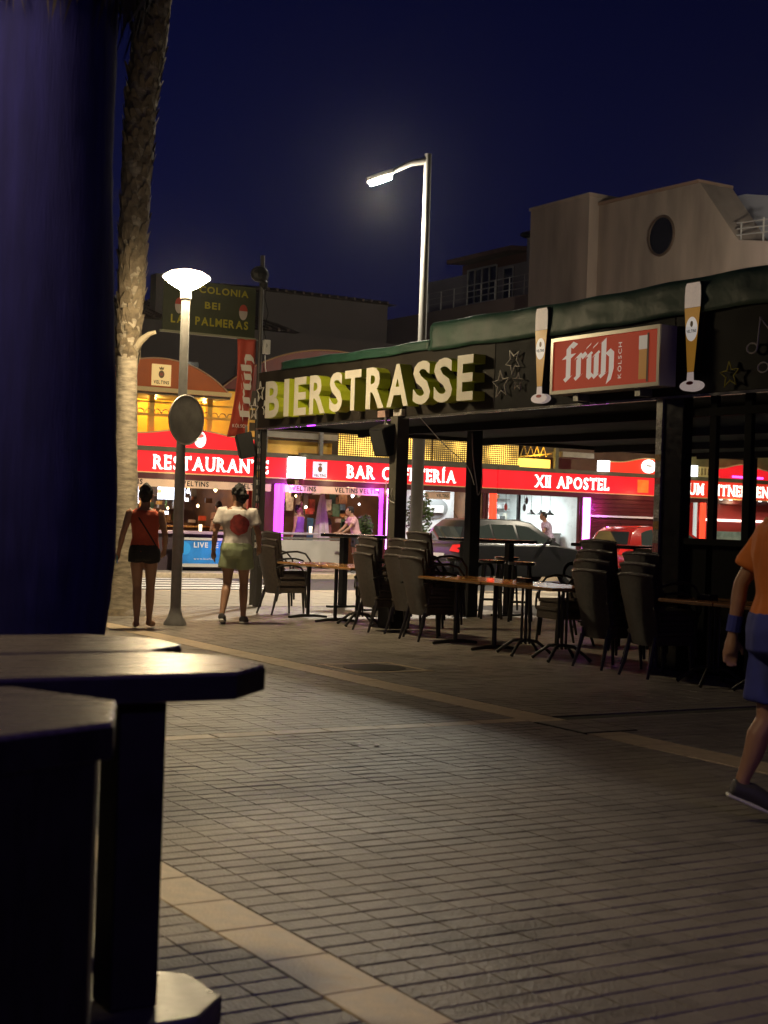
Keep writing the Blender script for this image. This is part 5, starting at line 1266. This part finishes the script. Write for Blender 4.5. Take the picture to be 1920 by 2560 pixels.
for k in range(560):
    z = 3.45 + k * .0122 + rnd.uniform(-.09, .09); a = k * 2.39996; o_, r = prad(min(z, 11.4)); c = rv * o_
    d = Vector((math.cos(a), math.sin(a), 0)); s = Vector((-d.y, d.x, 0)); b0 = c + d * (r * .92) + Vector((0, 0, z))
    h = rnd.uniform(.14, .28) * (1 if z > 4 else .8); out = rnd.uniform(-.01, .035) * (1 + .5 * (z > 6)); w = rnd.uniform(.05, .085)
    tip = b0 + d * (.035 + out) + Vector((0, 0, h)) + s * rnd.uniform(-.04, .04)
    m.add([b0 - s * w, b0 + s * w, b0 + d * .03 + s * w * .8 + Vector((0, 0, h * .5)), b0 + d * .03 - s * w * .8 + Vector((0, 0, h * .5)), tip + s * w * .35, tip - s * w * .35],
          [(0, 1, 2, 3), (3, 2, 4, 5), (0, 3, 5), (1, 4, 2)])
bo = build('leaf_bases', m, M_boot, p2, fixn=False); bo['kind'] = 'stuff'
m = MB(); c = rv * .15
m.tube([(rv * .10 + Vector((0, -.05, 3.62))), (rv * .17 + Vector((0, -.08, 3.72))), (rv * .26 + Vector((0, -.1, 3.80))), (rv * .35 + Vector((0, -.1, 3.83)))], [.055, .05, .035, .025], 8); build('frond_stub', m, mat('stub', (.36, .30, .21), .8), p2, smooth=60)
frond_crown(p2, rv * .3 + Vector((0, 0, 11.4)), 26, 2.6, 3)
# soil collar
m = MB(); m.rings([(0, 0, .0, .42, .42), (0, 0, .05, .36, .36), (0, 0, .09, .22, .22)], 18); build('root_collar', m, M_boot, p2, smooth=60)
# near palm, blue light on its bark put into the colour
nb = Vector((2.11, 6.44, 0))
p1 = thing('palm_tree', 'thick palm trunk coloured as blue-lit at the left edge behind the foreground tables', 'palm tree', tuple(nb))
m = MB(); n = 40; prof = [(0, .27), (.5, .29), (.85, .308), (1.0, .325), (1.2, .342), (1.5, .345), (2.0, .328), (2.5, .313), (3.0, .30), (3.6, .31), (4.4, .32), (9.5, .28)]
def pr1(z):
    for a, b in zip(prof[:-1], prof[1:]):
        if a[0] <= z <= b[0]: return a[1] + (b[1] - a[1]) * (z - a[0]) / (b[0] - a[0])
    return .3
rnd = random.Random(2); zs = [i * .06 for i in range(155)]
jit = [rnd.uniform(-.006, .006) for _ in range(n)]
for z in zs:
    sh = rv * (-.015 * max(0, z - 1.2))
    for j in range(n):
        a = 2 * math.pi * j / n; rr = pr1(z) * (1 + jit[j] * .6 + .008 * math.sin(9 * a + 3 * z) + rnd.uniform(-.008, .008)); m.v.append((sh.x + rr * math.cos(a), sh.y + rr * math.sin(a), z))
for i in range(len(zs) - 1):
    for j in range(n): m.f.append((i * n + j, i * n + (j + 1) % n, (i + 1) * n + (j + 1) % n, (i + 1) * n + j)); m.m.append(0)
build('trunk', m, M_bluelit_bark, p1, smooth=70)
m = MB(); rnd = random.Random(12)
for k in range(1500):
    a = rnd.uniform(0, 6.283); zt = rnd.uniform(3.7, 6.3); L = rnd.uniform(.5, 1.1); zb = max(3.42 + rnd.random() * .5, zt - L); f = (zt - 3.0) / 3.3
    r0 = .30 + .05 * rnd.random(); r1 = .29 + rnd.uniform(.0, .06) + .40 * max(0, min(1, (zb - 3.42) / .9)); d = Vector((math.cos(a), math.sin(a), 0)); s = Vector((-d.y, d.x, 0)); w = rnd.uniform(.006, .022)
    A = d * r0 + Vector((0, 0, zt)); B = d * ((r0 + r1) / 2 + .06) + Vector((0, 0, (zt + zb) / 2)); Cc = d * r1 + Vector((0, 0, zb)) + s * rnd.uniform(-.08, .08)
    m.add([A - s * w, A + s * w, B + s * w, B - s * w, Cc], [(0, 1, 2, 3), (3, 2, 4)])
bo = build('dead_frond_skirt', m, M_dead, p1, fixn=False); bo['kind'] = 'stuff'
frond_crown(p1, Vector((0, 0, 9.2)), 22, 2.4, 6)

# =================================================================== PEOPLE
from mathutils import noise as mnoise
def remeshed(name, mb, m_, parent, voxel, smooth_it=6):
    me = bpy.data.meshes.new('tmp'); me.from_pydata(mb.v, [], mb.f); bm = bmesh.new(); bm.from_mesh(me); bmesh.ops.recalc_face_normals(bm, faces=bm.faces); bm.to_mesh(me); bm.free()
    o = bpy.data.objects.new('tmp', me); COL.objects.link(o)
    r = o.modifiers.new('r', 'REMESH'); r.mode = 'VOXEL'; r.voxel_size = voxel; r.use_smooth_shade = True
    if smooth_it: s = o.modifiers.new('s', 'SMOOTH'); s.factor = .5; s.iterations = smooth_it
    dg = bpy.context.evaluated_depsgraph_get(); nm = bpy.data.meshes.new_from_object(o.evaluated_get(dg)); nm.name = name
    bpy.data.objects.remove(o); bpy.data.meshes.remove(me)
    nm.materials.clear(); nm.materials.append(m_); nm.polygons.foreach_set('use_smooth', [True] * len(nm.polygons))
    if name in ('shirt', 'shorts', 'hair'):
        amp, fr = {'shirt': (.011, 9.0), 'shorts': (.010, 9.0), 'hair': (.012, 26.0)}[name]; st = (1, 1, .45) if name != 'hair' else (1, 1, .7)
        ns = [v.normal.copy() for v in nm.vertices]
        for v, n_ in zip(nm.vertices, ns):
            q = Vector((v.co.x * fr * st[0], v.co.y * fr * st[1], v.co.z * fr * st[2])); f_ = mnoise.noise(q) + .5 * mnoise.noise(q * 2.3)
            v.co += n_ * (amp * f_)
    ob = bpy.data.objects.new(name, nm); COL.objects.link(ob); ob.parent = parent; return ob
V = Vector
def pose(**kw):
    J = dict(hipL=V((-.09, 0, .93)), hipR=V((.09, 0, .93)), kneeL=V((-.10, .02, .50)), kneeR=V((.10, .02, .50)), ankL=V((-.10, -.02, .085)), ankR=V((.10, -.02, .085)),
             toeL=V((-.12, .16, .03)), toeR=V((.12, .16, .03)), shL=V((-.185, -.01, 1.40)), shR=V((.185, -.01, 1.40)), elL=V((-.245, -.03, 1.13)), elR=V((.245, -.03, 1.13)),
             wrL=V((-.265, .03, .89)), wrR=V((.265, .03, .89)), hdL=V((-.27, .06, .80)), hdR=V((.27, .06, .80)), head=V((0, .02, 1.625)), look=V((0, 1, 0)), lean=0.0, chest=V((0, 0, 0)))
    J.update(kw); return J
def human(label, loc, rz, J, h=1.72, w=1.0, skin=M_skinA, top='tee', topm=None, bot='shorts', botm=None, hair='short', shoem=None, vox=.011, name='person', hairm=M_hair, hem=.60, slv=.55):
    t = thing(name, label, 'person', loc, rz); s = h / 1.72; t.scale = (s, s, s)
    ch = J['chest']
    def torso(mb, k, z0, z1, add=0.0):
        R0 = [(.86, .150, .110, -.01), (.93, .168, .120, -.012), (1.0, .158, .112, -.006), (1.10, .138, .098, 0), (1.20, .148, .105, .0), (1.30, .165, .112, -.002), (1.38, .168, .10, -.008), (1.43, .135, .08, -.012), (1.46, .085, .065, -.012)]
        rg = []
        for z, rx, ry, oy in R0:
            if z0 - .001 <= z <= z1 + .001:
                f = (z - .93) / .5; rg.append((ch.x * f, oy + ch.y * f, z, rx * w * k + add, ry * w * k + add))
        mb.rings(rg, 18)
    b = MB(); torso(b, 1, .86, 1.46)
    hd = J['head']; lk = J['look'].normalized(); sd = V((lk.y, -lk.x, 0))
    b.tube([V((ch.x, -.01 + ch.y, 1.42)), V((hd.x, hd.y - .02, 1.54))], [.062, .055], 12)
    b.ell(hd, (.076, .090, .112), 16); b.ell(hd + lk * .045 + V((0, 0, -.055)), (.05, .05, .055), 12)
    b.ell(hd + lk * .10 + V((0, 0, -.018)), (.014, .02, .02), 8); b.ell(hd + lk * .082 + V((0, 0, .022)), (.045, .02, .012), 8); b.ell(hd + lk * .088 + V((0, 0, -.062)), (.024, .014, .010), 8)
    for q in (-1, 1): b.ell(hd + sd * q * .078 + V((0, 0, -.01)), (.014, .02, .032), 8)
    for S in 'LR':
        hp, kn, an, to = J['hip' + S], J['knee' + S], J['ank' + S], J['toe' + S]
        b.tube([hp + V((0, 0, .03)), hp.lerp(kn, .35), hp.lerp(kn, .8), kn, kn.lerp(an, .25) + V((0, -.012, 0)), kn.lerp(an, .55), kn.lerp(an, .9), an], [.088 * w, .082 * w, .062, .055, .058, .05, .036, .036], 12)
        dr = (to - an); b.tube([an + V((0, 0, -.02)) - V((dr.x, dr.y, 0)) * .22, an.lerp(to, .35) + V((0, 0, -.01)), an.lerp(to, .75), to], [.036, .042, .04, .024], 10)
        sh, e, wr, hn = J['sh' + S], J['el' + S], J['wr' + S], J['hd' + S]
        b.tube([sh + V((.03 if S == 'L' else -.03, 0, .01)), sh, sh.lerp(e, .4), e, e.lerp(wr, .3), e.lerp(wr, .85), wr], [.055, .056 * w, .046, .038, .039, .028, .026], 12)
        d = (hn - wr).normalized(); side = d.cross(V((0, 0, 1)))
        side = V((0, 1, 0)) if side.length < .35 else side.normalized(); side = (V((0, 1, 0)) - d * d.y).normalized() if abs(d.y) < .9 else side
        nrm = d.cross(side).normalized()
        b.tube([wr, wr + d * .05, wr + d * .095], [.026, .036, .034], 10)
        inw = nrm * (1 if S == 'L' else -1)
        for q, Lf in enumerate((.068, .076, .072, .056)):
            r0 = wr + d * .085 + side * (.030 - .020 * q); b.tube([r0, r0 + d * Lf * .5 + inw * .006, r0 + d * Lf + inw * .022], [.0105, .010, .008], 7)
        th = wr + d * .035 + side * .03; b.tube([th, th + side * .026 + d * .03, th + side * .03 + d * .062], [.012, .011, .009], 7)
    remeshed('body', b, skin, t, vox)
    ey = MB()
    for q in (-1, 1): ey.ell(hd + lk * .083 + sd * q * .03 + V((0, 0, .002)), (.011, .011, .008), 8)
    build('eyes', ey, M_black, t)
    # top
    if top:
        c = MB(); torso(c, 1.06, .93 if top == 'tank' else .86, 1.43, .012)
        if top == 'tank':
            pass
        else:
            for S in 'LR':
                sh, e, wr = J['sh' + S], J['el' + S], J['wr' + S]
                i_ = V((.05 if S == 'L' else -.05, 0, .0)); end = sh.lerp(e, slv)
                c.tube([sh + i_, sh, sh.lerp(e, slv * .5), end], [.066 * w, .072 * w, .070 * w, .072 * w], 12)
            c.tube([V((ch.x, ch.y - .012, 1.40)), V((ch.x, ch.y - .012, 1.465))], [.10, .078], 14)
        if top == 'tank':
            for q in (-1, 1): c.tube([V((q * .085 + ch.x, .0 + ch.y, 1.38)), V((q * .10 + ch.x, -.008 + ch.y, 1.445)), V((q * .09 + ch.x, -.02 + ch.y, 1.40))], [.04, .032, .04], 8)
        remeshed('shirt', c, topm, t, .012, 4)
    if bot:
        c = MB(); R0 = [(.83, .150, .118), (.93, .172, .124), (1.02, .155, .112)]
        c.rings([(0, -.008, z, rx * w * 1.05 + .012, ry * w * 1.05 + .012) for z, rx, ry in R0], 18)
        for S in 'LR':
            hp, kn = J['hip' + S], J['knee' + S]; q = -1 if S == 'L' else 1
            c.tube([hp + V((0, 0, .02)), hp.lerp(kn, hem * .5) + V((q * .008, 0, 0)), hp.lerp(kn, hem) + V((q * .012, 0, 0))], [.10 * w, .105 * w, .105 * w], 14)
        remeshed('shorts', c, botm, t, .012, 4)
    c = MB()
    bk = -lk
    c.ell(hd + bk * .018 + V((0, 0, .028)), (.088, .098, .106), 14)
    if hair == 'bun': c.ell(hd + bk * .06 + V((0, 0, .10)), (.05, .05, .045), 10); c.ell(hd + bk * .05 + V((0, 0, -.045)), (.06, .05, .06), 10)
    elif hair == 'curly':
        rn = random.Random(3)
        for k in range(34):
            v = V((rn.gauss(0, 1), rn.gauss(0, 1), abs(rn.gauss(0, 1)) + .0)).normalized()
            p = hd + bk * .03 + V((v.x * .088, v.y * .098, v.z * .10 + .02 - .07 * max(0, v.dot(bk)))); c.ell(p, (.03, .03, .03), 8)
        c.ell(hd + bk * .055 + V((0, 0, -.03)), (.082, .07, .095), 12)
    # cut hair back from the face
    hr = remeshed('hair', c, hairm, t, .010, 1)
    me = hr.data; bm = bmesh.new(); bm.from_mesh(me)
    kill = [v for v in bm.verts if (V(v.co) - hd).dot(lk) > .045 and v.co.z < hd.z + .07]
    bmesh.ops.delete(bm, geom=kill, context='VERTS'); bm.to_mesh(me); bm.free()
    if shoem:
        for S in 'LR':
            an, to = J['ank' + S], J['toe' + S]; dr = (to - an); fl_ = V((dr.x, dr.y, 0)); c = MB()
            c.tube([an + V((0, 0, -.025)) - fl_ * .28, an.lerp(to, .3) + V((0, 0, -.014)), an.lerp(to, .75), to + dr * .08], [.044, .048, .046, .03], 12)
            sh_ = remeshed('shoe', c, shoem, t, .010, 2)
            sl_ = MB(); a_ = an + V((0, 0, -.062)) - fl_ * .42; b_ = to + dr * .15 + V((0, 0, -.018)); sl_.tube([a_, a_.lerp(b_, .5), b_], [.034, .044, .034], 12, flat=(1, .32)); remeshed('sole', sl_, M_whitep, sh_, .008, 1)
    return t
M_coral = mat('coral_cotton', (.52, .085, .04), .8, var=.1, vscale=10, bump=.2, bscale=60)
M_blackc = mat('black_cotton', (.014, .013, .014), .8); M_whitec = mat('white_cotton', (.62, .56, .52), .8, var=.06, vscale=9, bump=.2, bscale=40)
M_greenc = mat('pale_green_cotton', (.36, .42, .24), .8, var=.08, vscale=10, bump=.2, bscale=50); M_orangec = mat('orange_cotton', (.58, .16, .03), .8, var=.12, vscale=7, bump=.3, bscale=30)
M_bluec = mat('blue_denim', (.04, .05, .24), .8, var=.15, vscale=12); M_shoe = mat('dark_shoe', (.06, .055, .055), .6)
w1 = human('woman in coral tank top and black shorts seen from behind by the lamp post', (6.85, 16.86, 0), -YAW + .10,
      pose(kneeL=V((-.07, .03, .50)), ankL=V((-.06, -.06, .085)), toeL=V((-.09, .11, .03)), kneeR=V((.085, .06, .50)), ankR=V((.08, .10, .085)), toeR=V((.13, .26, .03)), elL=V((-.26, -.02, 1.14)), wrL=V((-.31, .07, .92)), hdL=V((-.33, .11, .84)), elR=V((.25, -.05, 1.14)), wrR=V((.24, .08, .95)), hdR=V((.22, .15, .89))),
      h=1.70, w=.98, top='tank', topm=M_coral, botm=M_blackc, hair='bun', hem=.30, shoem=None)
m = MB(); m.tube([V((-.13, -.03, 1.43)), V((-.06, -.125, 1.33)), V((.06, -.13, 1.15)), V((.15, -.08, 1.0)), V((.17, .02, .93))], .009, 6); build('bag_strap', m, M_blackc, w1)
m = MB(); m.box(-.335, -.32, .06, .14, .78, .92); o = build('phone', m, mat('phone_teal', (.10, .35, .38), .3), w1)
mn = human('man in white T-shirt with a red round print and pale green shorts walking away', (8.33, 17.40, 0), -YAW - .02,
      pose(kneeL=V((-.10, .0, .50)), ankL=V((-.13, -.20, .13)), toeL=V((-.13, -.05, .03)), kneeR=V((.10, .07, .50)), ankR=V((.11, .02, .085)), toeR=V((.13, .20, .03)), elL=V((-.265, -.06, 1.14)), wrL=V((-.29, .02, .90)), hdL=V((-.29, .06, .81)), elR=V((.27, .0, 1.14)), wrR=V((.27, .14, .95)), hdR=V((.26, .22, .90)), look=V((-.75, .66, 0))),
      h=1.76, w=1.10, skin=M_skinA, top='tee', topm=M_whitec, botm=M_greenc, hair='curly', hem=.55, shoem=M_shoe, slv=.62)
# round print wrapped on the back of the shirt
m = MB(); n = 20; ringsP = [(0, 0)] + [(r, a) for r in (.045, .085, .112) for a in range(n)]
def backpt(u, z): # shirt back surface
    f = (z - .93) / .37; rx = (.172 + .008 * f) * 1.1 * 1.06 + .014; ry = .118 * 1.1 * 1.06 + .017; uu = max(-.95, min(.95, u / rx)); return (u, -.006 - ry * math.sqrt(1 - uu * uu) - .004, z)
rp = random.Random(6)
vs = [backpt(.045, 1.245)]
for r in (.045, .085, .118):
    for a in range(n): rr = r * (1 + (rp.uniform(-.1, .08) if r > .1 else 0)); vs.append(backpt(.045 + rr * math.cos(a * 2 * math.pi / n), 1.245 + rr * 1.12 * math.sin(a * 2 * math.pi / n)))
fs = [(0, 1 + a, 1 + (a + 1) % n) for a in range(n)] + [(1 + k * n + a, 1 + (k + 1) * n + a, 1 + (k + 1) * n + (a + 1) % n, 1 + k * n + (a + 1) % n) for k in range(2) for a in range(n)]
m.add(vs, fs); build('shirt_print', m, mat('red_print', (.30, .035, .03), .8, var=.35, vscale=22), mn, fixn=False)
m = MB(); m.tube([V((-.30, .06, .905)), V((-.29, .06, .93))], .032, 10); build('wristband', m, mat('yellow_band', (.5, .45, .05), .5), mn)

mr = human('man in orange shirt and blue shorts walking out at the right edge', (5.335, 5.119, 0), -YAW - math.pi / 2,
      pose(kneeL=V((-.09, -.03, .50)), ankL=V((-.10, -.14, .20)), toeL=V((-.10, .03, .07)), kneeR=V((.10, .12, .50)), ankR=V((.10, .16, .085)), toeR=V((.11, .34, .03)), elL=V((-.24, -.14, 1.14)), wrL=V((-.25, -.17, .89)), hdL=V((-.25, -.18, .79)), elR=V((.25, .10, 1.15)), wrR=V((.25, .28, .98)), hdR=V((.24, .36, .92)), head=V((0, .13, 1.62))),
      h=1.74, w=1.12, skin=M_skinA, top='tee', topm=M_orangec, botm=M_bluec, hair='short', hem=.80, shoem=M_shoe, slv=.72, vox=.009)
m = MB(); m.tube([V((-.252, -.168, .905)), V((-.248, -.158, .985))], .037, 12); build('wristband', m, mat('blue_band', (.03, .04, .25), .7), mr)

# small figures at the bars
M_vio = mat('violet_top', (.20, .06, .36), .8); M_pinkc = mat('pink_shirt', (.62, .34, .38), .8); M_lil = mat('lilac_print_shirt', (.48, .38, .52), .8, var=.5, vscale=30)
human('woman in violet top with raised arm dancing inside the bar', (18.42, 34.75, 0), .5, pose(elR=V((.30, .1, 1.48)), wrR=V((.34, .15, 1.72)), hdR=V((.34, .16, 1.82)), look=V((.2, -.9, 0))), h=1.66, top='tank', topm=M_vio, botm=M_blackc, hair='bun', vox=.016)
human('man in pale pink shirt bending over the violet bar top', (18.95, 33.05 - .45, 0), 1.35, pose(chest=V((0, .16, 0)), head=V((0, .22, 1.58)), shL=V((-.185, .14, 1.38)), shR=V((.185, .14, 1.38)), elL=V((-.24, .28, 1.16)), wrL=V((-.22, .46, 1.02)), hdL=V((-.2, .56, 1.0)), elR=V((.24, .28, 1.16)), wrR=V((.22, .46, 1.02)), hdR=V((.2, .56, 1.0))), h=1.70, topm=M_pinkc, botm=M_blackc, vox=.016, shoem=M_shoe)
human('man in lilac patterned shirt in front of the white kitchen', (25.15, 32.75, 0), 1.2, pose(chest=V((0, .14, 0)), head=V((0, .20, 1.59)), shL=V((-.185, .12, 1.39)), shR=V((.185, .12, 1.39)), elL=V((-.25, .25, 1.17)), wrL=V((-.2, .44, 1.08)), hdL=V((-.18, .52, 1.07))), h=1.74, w=1.12, topm=M_lil, botm=M_blackc, vox=.016, shoem=M_shoe)
human('cook with brown hair behind the kitchen counter', (24.95, 35.75, 0), 2.6, pose(), h=1.66, topm=M_whitec, botm=M_blackc, vox=.018)
human('dark-clothed guest standing deep inside the bar', (19.95, 36.2, 0), 2.0, pose(), h=1.62, topm=M_blackc, botm=M_blackc, vox=.018)
human('guest in brown shirt at the bar under the RESTAURANTE sign', (16.1, 34.75, 0), .3, pose(), h=1.68, topm=mat('brown_shirt', (.25, .10, .05), .8), botm=M_blackc, vox=.018)

# =================================================================== PARKED CARS
def car(x, y, body, label, L=4.25, W=1.76, H=1.56, kind='suv'):
    t = thing('parked_car', label, 'car', (x, y, -.112), group='cars parked along the far kerb')
    pm = body; hw = W / 2
    lower = [(.02, .32), (.0, .58), (.05, .88), (.12, .97), (2.95, 1.0), (3.55, .92), (4.08, .78), (4.22, .58), (4.22, .32), (3.9, .22), (.35, .22)]
    lower = [(a * L / 4.25, b) for a, b in lower]
    m = MB(); 
    # side taper: three slices
    sl = [(-hw, .94), (-hw * .97, .985), (-hw * .6, 1.0), (hw * .6, 1.0), (hw * .97, .985), (hw, .94)]; k = len(lower); cx = L / 2
    for yy, sc in sl:
        for a, b in lower: m.v.append((cx + (a - cx) * sc, yy, .58 + (b - .58) * (sc if b > .58 else 1)))
    for i in range(len(sl) - 1):
        for j in range(k): m.f.append((i * k + j, i * k + (j + 1) % k, (i + 1) * k + (j + 1) % k, (i + 1) * k + j)); m.m.append(0)
    m.f += [tuple(range(k)), tuple((len(sl) - 1) * k + j for j in range(k))]; m.m += [0, 0]
    build('body', m, pm, t, bevel=.03, smooth=35)
    gh = [(.10, .96), (.30, 1.36), (.52, H - .05), (1.0, H), (1.9, H - .005), (2.3, H - .07), (3.12, .98)]
    gh = [(a * L / 4.25, b) for a, b in gh]
    def yw(z): return hw * .965 - max(0, z - .96) * .36
    m = MB(); k = len(gh)
    for s in (-1, 1):
        for a, b in gh: m.v.append((a, s * yw(b), b))
    for j in range(k): m.f.append((j, (j + 1) % k, k + (j + 1) % k, k + j)); m.m.append(0)
    m.f += [tuple(range(k)), tuple(range(k, 2 * k))]; m.m += [0, 0]
    build('cabin', m, pm, t, bevel=.035, smooth=35)
    gm = mat('car_glass', (.03, .038, .036), .04, spec=.9)
    def side_glass(pts, s):
        m = MB(); m.prism([(a * L / 4.25, s * (yw(b) + .004), b) for a, b in pts], (0, s * .006, 0)); build('side_window', m, gm, t, bevel=.0)
    for s in (-1, 1):
        side_glass([(.55, 1.04), (.62, 1.36), (.78, 1.42), (1.02, 1.46), (1.08, 1.03)], s); side_glass([(1.14, 1.03), (1.08, 1.465), (1.72, 1.465), (1.80, 1.03)], s); side_glass([(1.87, 1.03), (1.80, 1.465), (2.18, 1.43), (2.82, 1.05), (2.8, 1.03)], s)
        m = MB(); m.tube([(2.62 * L / 4.25, s * hw * .95, 1.05), (2.60 * L / 4.25, s * (hw + .12), 1.08)], [.03, .05], 8); m.ell((2.60 * L / 4.25, s * (hw + .13), 1.10), (.05, .09, .07), 10); build('door_mirror', m, pm, t, smooth=60)
        m = MB(); m.box(1.35, 1.52, s * (hw * .985) - .012, s * (hw * .985) + .012, .86, .885); build('door_handle', m, mat('chrome', (.6, .6, .6), .15, metal=1), t)
        m = MB(); m.tube([(.5, s * (hw * .97), .985), (2.7, s * (hw * .97), 1.005)], .010, 6); build('chrome_trim', m, mat('chrome', (.6, .6, .6), .15, metal=1), t)
        m = MB(); m.prism([(.02, s * hw * .55, .80), (.06, s * hw * .93, .78), (.22, s * hw * .99, .84), (.16, s * hw * .97, .98), (.08, s * hw * .6, .95)], (-.02, s * .012, 0)); build('tail_light', m, emat('tail_red', (1.0, .02, .015), .35, base=(.45, .01, .01)), t, bevel=.01)
        m = MB(); m.tube([(.6, s * (yw(1.5) - .05), H - .03), (2.0, s * (yw(1.5) - .05), H - .01)], .014, 6); build('roof_rail', m, M_black, t)
    def cross_glass(a, b, ins, nm):
        p, q = V((a[0] * L / 4.25, 0, a[1])), V((b[0] * L / 4.25, 0, b[1])); nrm = V((-(q.z - p.z), 0, q.x - p.x)).normalized(); nrm = nrm if (nrm.x < 0) == (nm == 'rear_window') else -nrm
        poly = [(p.x, -(yw(p.z) - ins), p.z), (p.x, yw(p.z) - ins, p.z), (q.x, yw(q.z) - ins, q.z), (q.x, -(yw(q.z) - ins), q.z)]
        m = MB(); m.prism([V(v) + nrm * .003 for v in poly], nrm * .006); build(nm, m, gm, t)
    cross_glass((.135, 1.03), (.31, 1.38), .10, 'rear_window'); cross_glass((2.38, 1.40), (3.02, 1.03), .08, 'windscreen')
    m = MB(); m.box(-.012, .03, -.26, .26, .62, .74); build('number_plate', m, M_whitep, t)
    m = MB(); m.prism([(.02, -hw * .9, .34), (-.03, -hw * .85, .40), (-.03, -hw * .85, .54), (.02, -hw * .9, .56)], (0, hw * 1.75, 0)); build('bumper', m, pm, t, bevel=.02)
    for xx in (.78, 3.42):
        for s in (-1, 1):
            c = (xx * L / 4.25, s * (hw - .10), .315)
            m = MB(); n = 24; m.v = []; rr = [(.315, -.10), (.315, .06), (.29, .10), (.20, .10)]
            for r, o_ in rr:
                for j in range(n): m.v.append((c[0] + r * math.cos(j * 2 * math.pi / n), c[1] + s * o_, c[2] + r * math.sin(j * 2 * math.pi / n)))
            for i in range(3):
                for j in range(n): m.f.append((i * n + j, i * n + (j + 1) % n, (i + 1) * n + (j + 1) % n, (i + 1) * n + j)); m.m.append(0)
            m.f.append(tuple(range(n))); m.m.append(0)
            wh = build('wheel', m, M_black, t, smooth=40)
            m = MB(); m.prism([(c[0] + .205 * math.cos(j * 2 * math.pi / n), c[1] + s * .085, c[2] + .205 * math.sin(j * 2 * math.pi / n)) for j in range(n)], (0, s * .01, 0)); build('rim', m, M_steel, wh)
    m = MB(); m.tube([(.55, 0, H - .02), (.42, 0, H + .16)], [.008, .003], 5); build('antenna', m, M_black, t)
    return t
car(19.78, 30.15, mat('dark_car_paint', (.012, .012, .013), .34, spec=.35), 'dark grey hatchback parked in front of the white kitchen', H=1.60)
car(24.95, 30.15, mat('red_car_paint', (.32, .018, .014), .22, coat=.8), 'red car parked in front of the maroon shutters', L=4.1, H=1.54)

# loose cords and cable ties on the terrace posts
def cord(pts, label, m_=M_whitep, r=.006):
    m = MB(); P = [Vector(p) for p in pts]; out = []
    for i in range(len(P) - 1):
        for k in range(6):
            t = k / 6; a, b, c, d = P[max(i - 1, 0)], P[i], P[i + 1], P[min(i + 2, len(P) - 1)]
            out.append(.5 * ((2 * b) + (c - a) * t + (2 * a - 5 * b + 4 * c - d) * t * t + (3 * b - a - 3 * c + d) * t ** 3))
    out.append(P[-1]); m.tube(out, r, 5); o = build('cord', m, m_, smooth=60); tag(o, label, 'cord', 'cords hanging from the terrace')
cord([(10.07, 16.62, 1.95), (10.02, 16.5, 1.70), (10.06, 16.38, 1.62), (9.96, 16.30, 1.72), (9.92, 16.22, 1.80)], 'pale cord tied round the olive terrace post')
cord([(10.3, 16.2, 2.72), (11.2, 17.0, 2.45), (12.0, 17.6, 2.2), (12.48, 18.1, 1.95)], 'long thin cord sagging from the fascia to the black post')
cord([(12.45, 18.15, 2.7), (12.42, 18.05, 2.3), (12.44, 17.98, 1.95), (12.43, 17.92, 1.8), (12.45, 17.86, 1.95), (12.46, 17.9, 2.3)], 'looped cable hanging beside the slim black post', M_steel, .009)
cord([(10.16, 20.5, 2.7), (10.1, 20.42, 2.3), (10.13, 20.46, 1.7), (10.1, 20.5, 1.2)], 'dark cable running down the corner post', M_black, .01)
# =================================================================== AIR VOLUME ADDED FOR HALOS ROUND THE LAMPS
hz = MB(); hz.box(-255, 255, -255, 255, -1.4, 16.0)
ho = build('haze', hz, [], None); ho['kind'] = 'stuff'
hm = bpy.data.materials.new('halo_haze'); hm.use_nodes = True; nt = hm.node_tree; nt.nodes.clear()
oo = nt.nodes.new('ShaderNodeOutputMaterial'); pvn = nt.nodes.new('ShaderNodeVolumePrincipled')
pvn.inputs['Color'].default_value = (.92, .92, .95, 1); pvn.inputs['Density'].default_value = .00018; pvn.inputs['Anisotropy'].default_value = .92
nt.links.new(pvn.outputs[0], oo.inputs['Volume']); ho.data.materials.append(hm)
scene.cycles.volume_bounces = 0
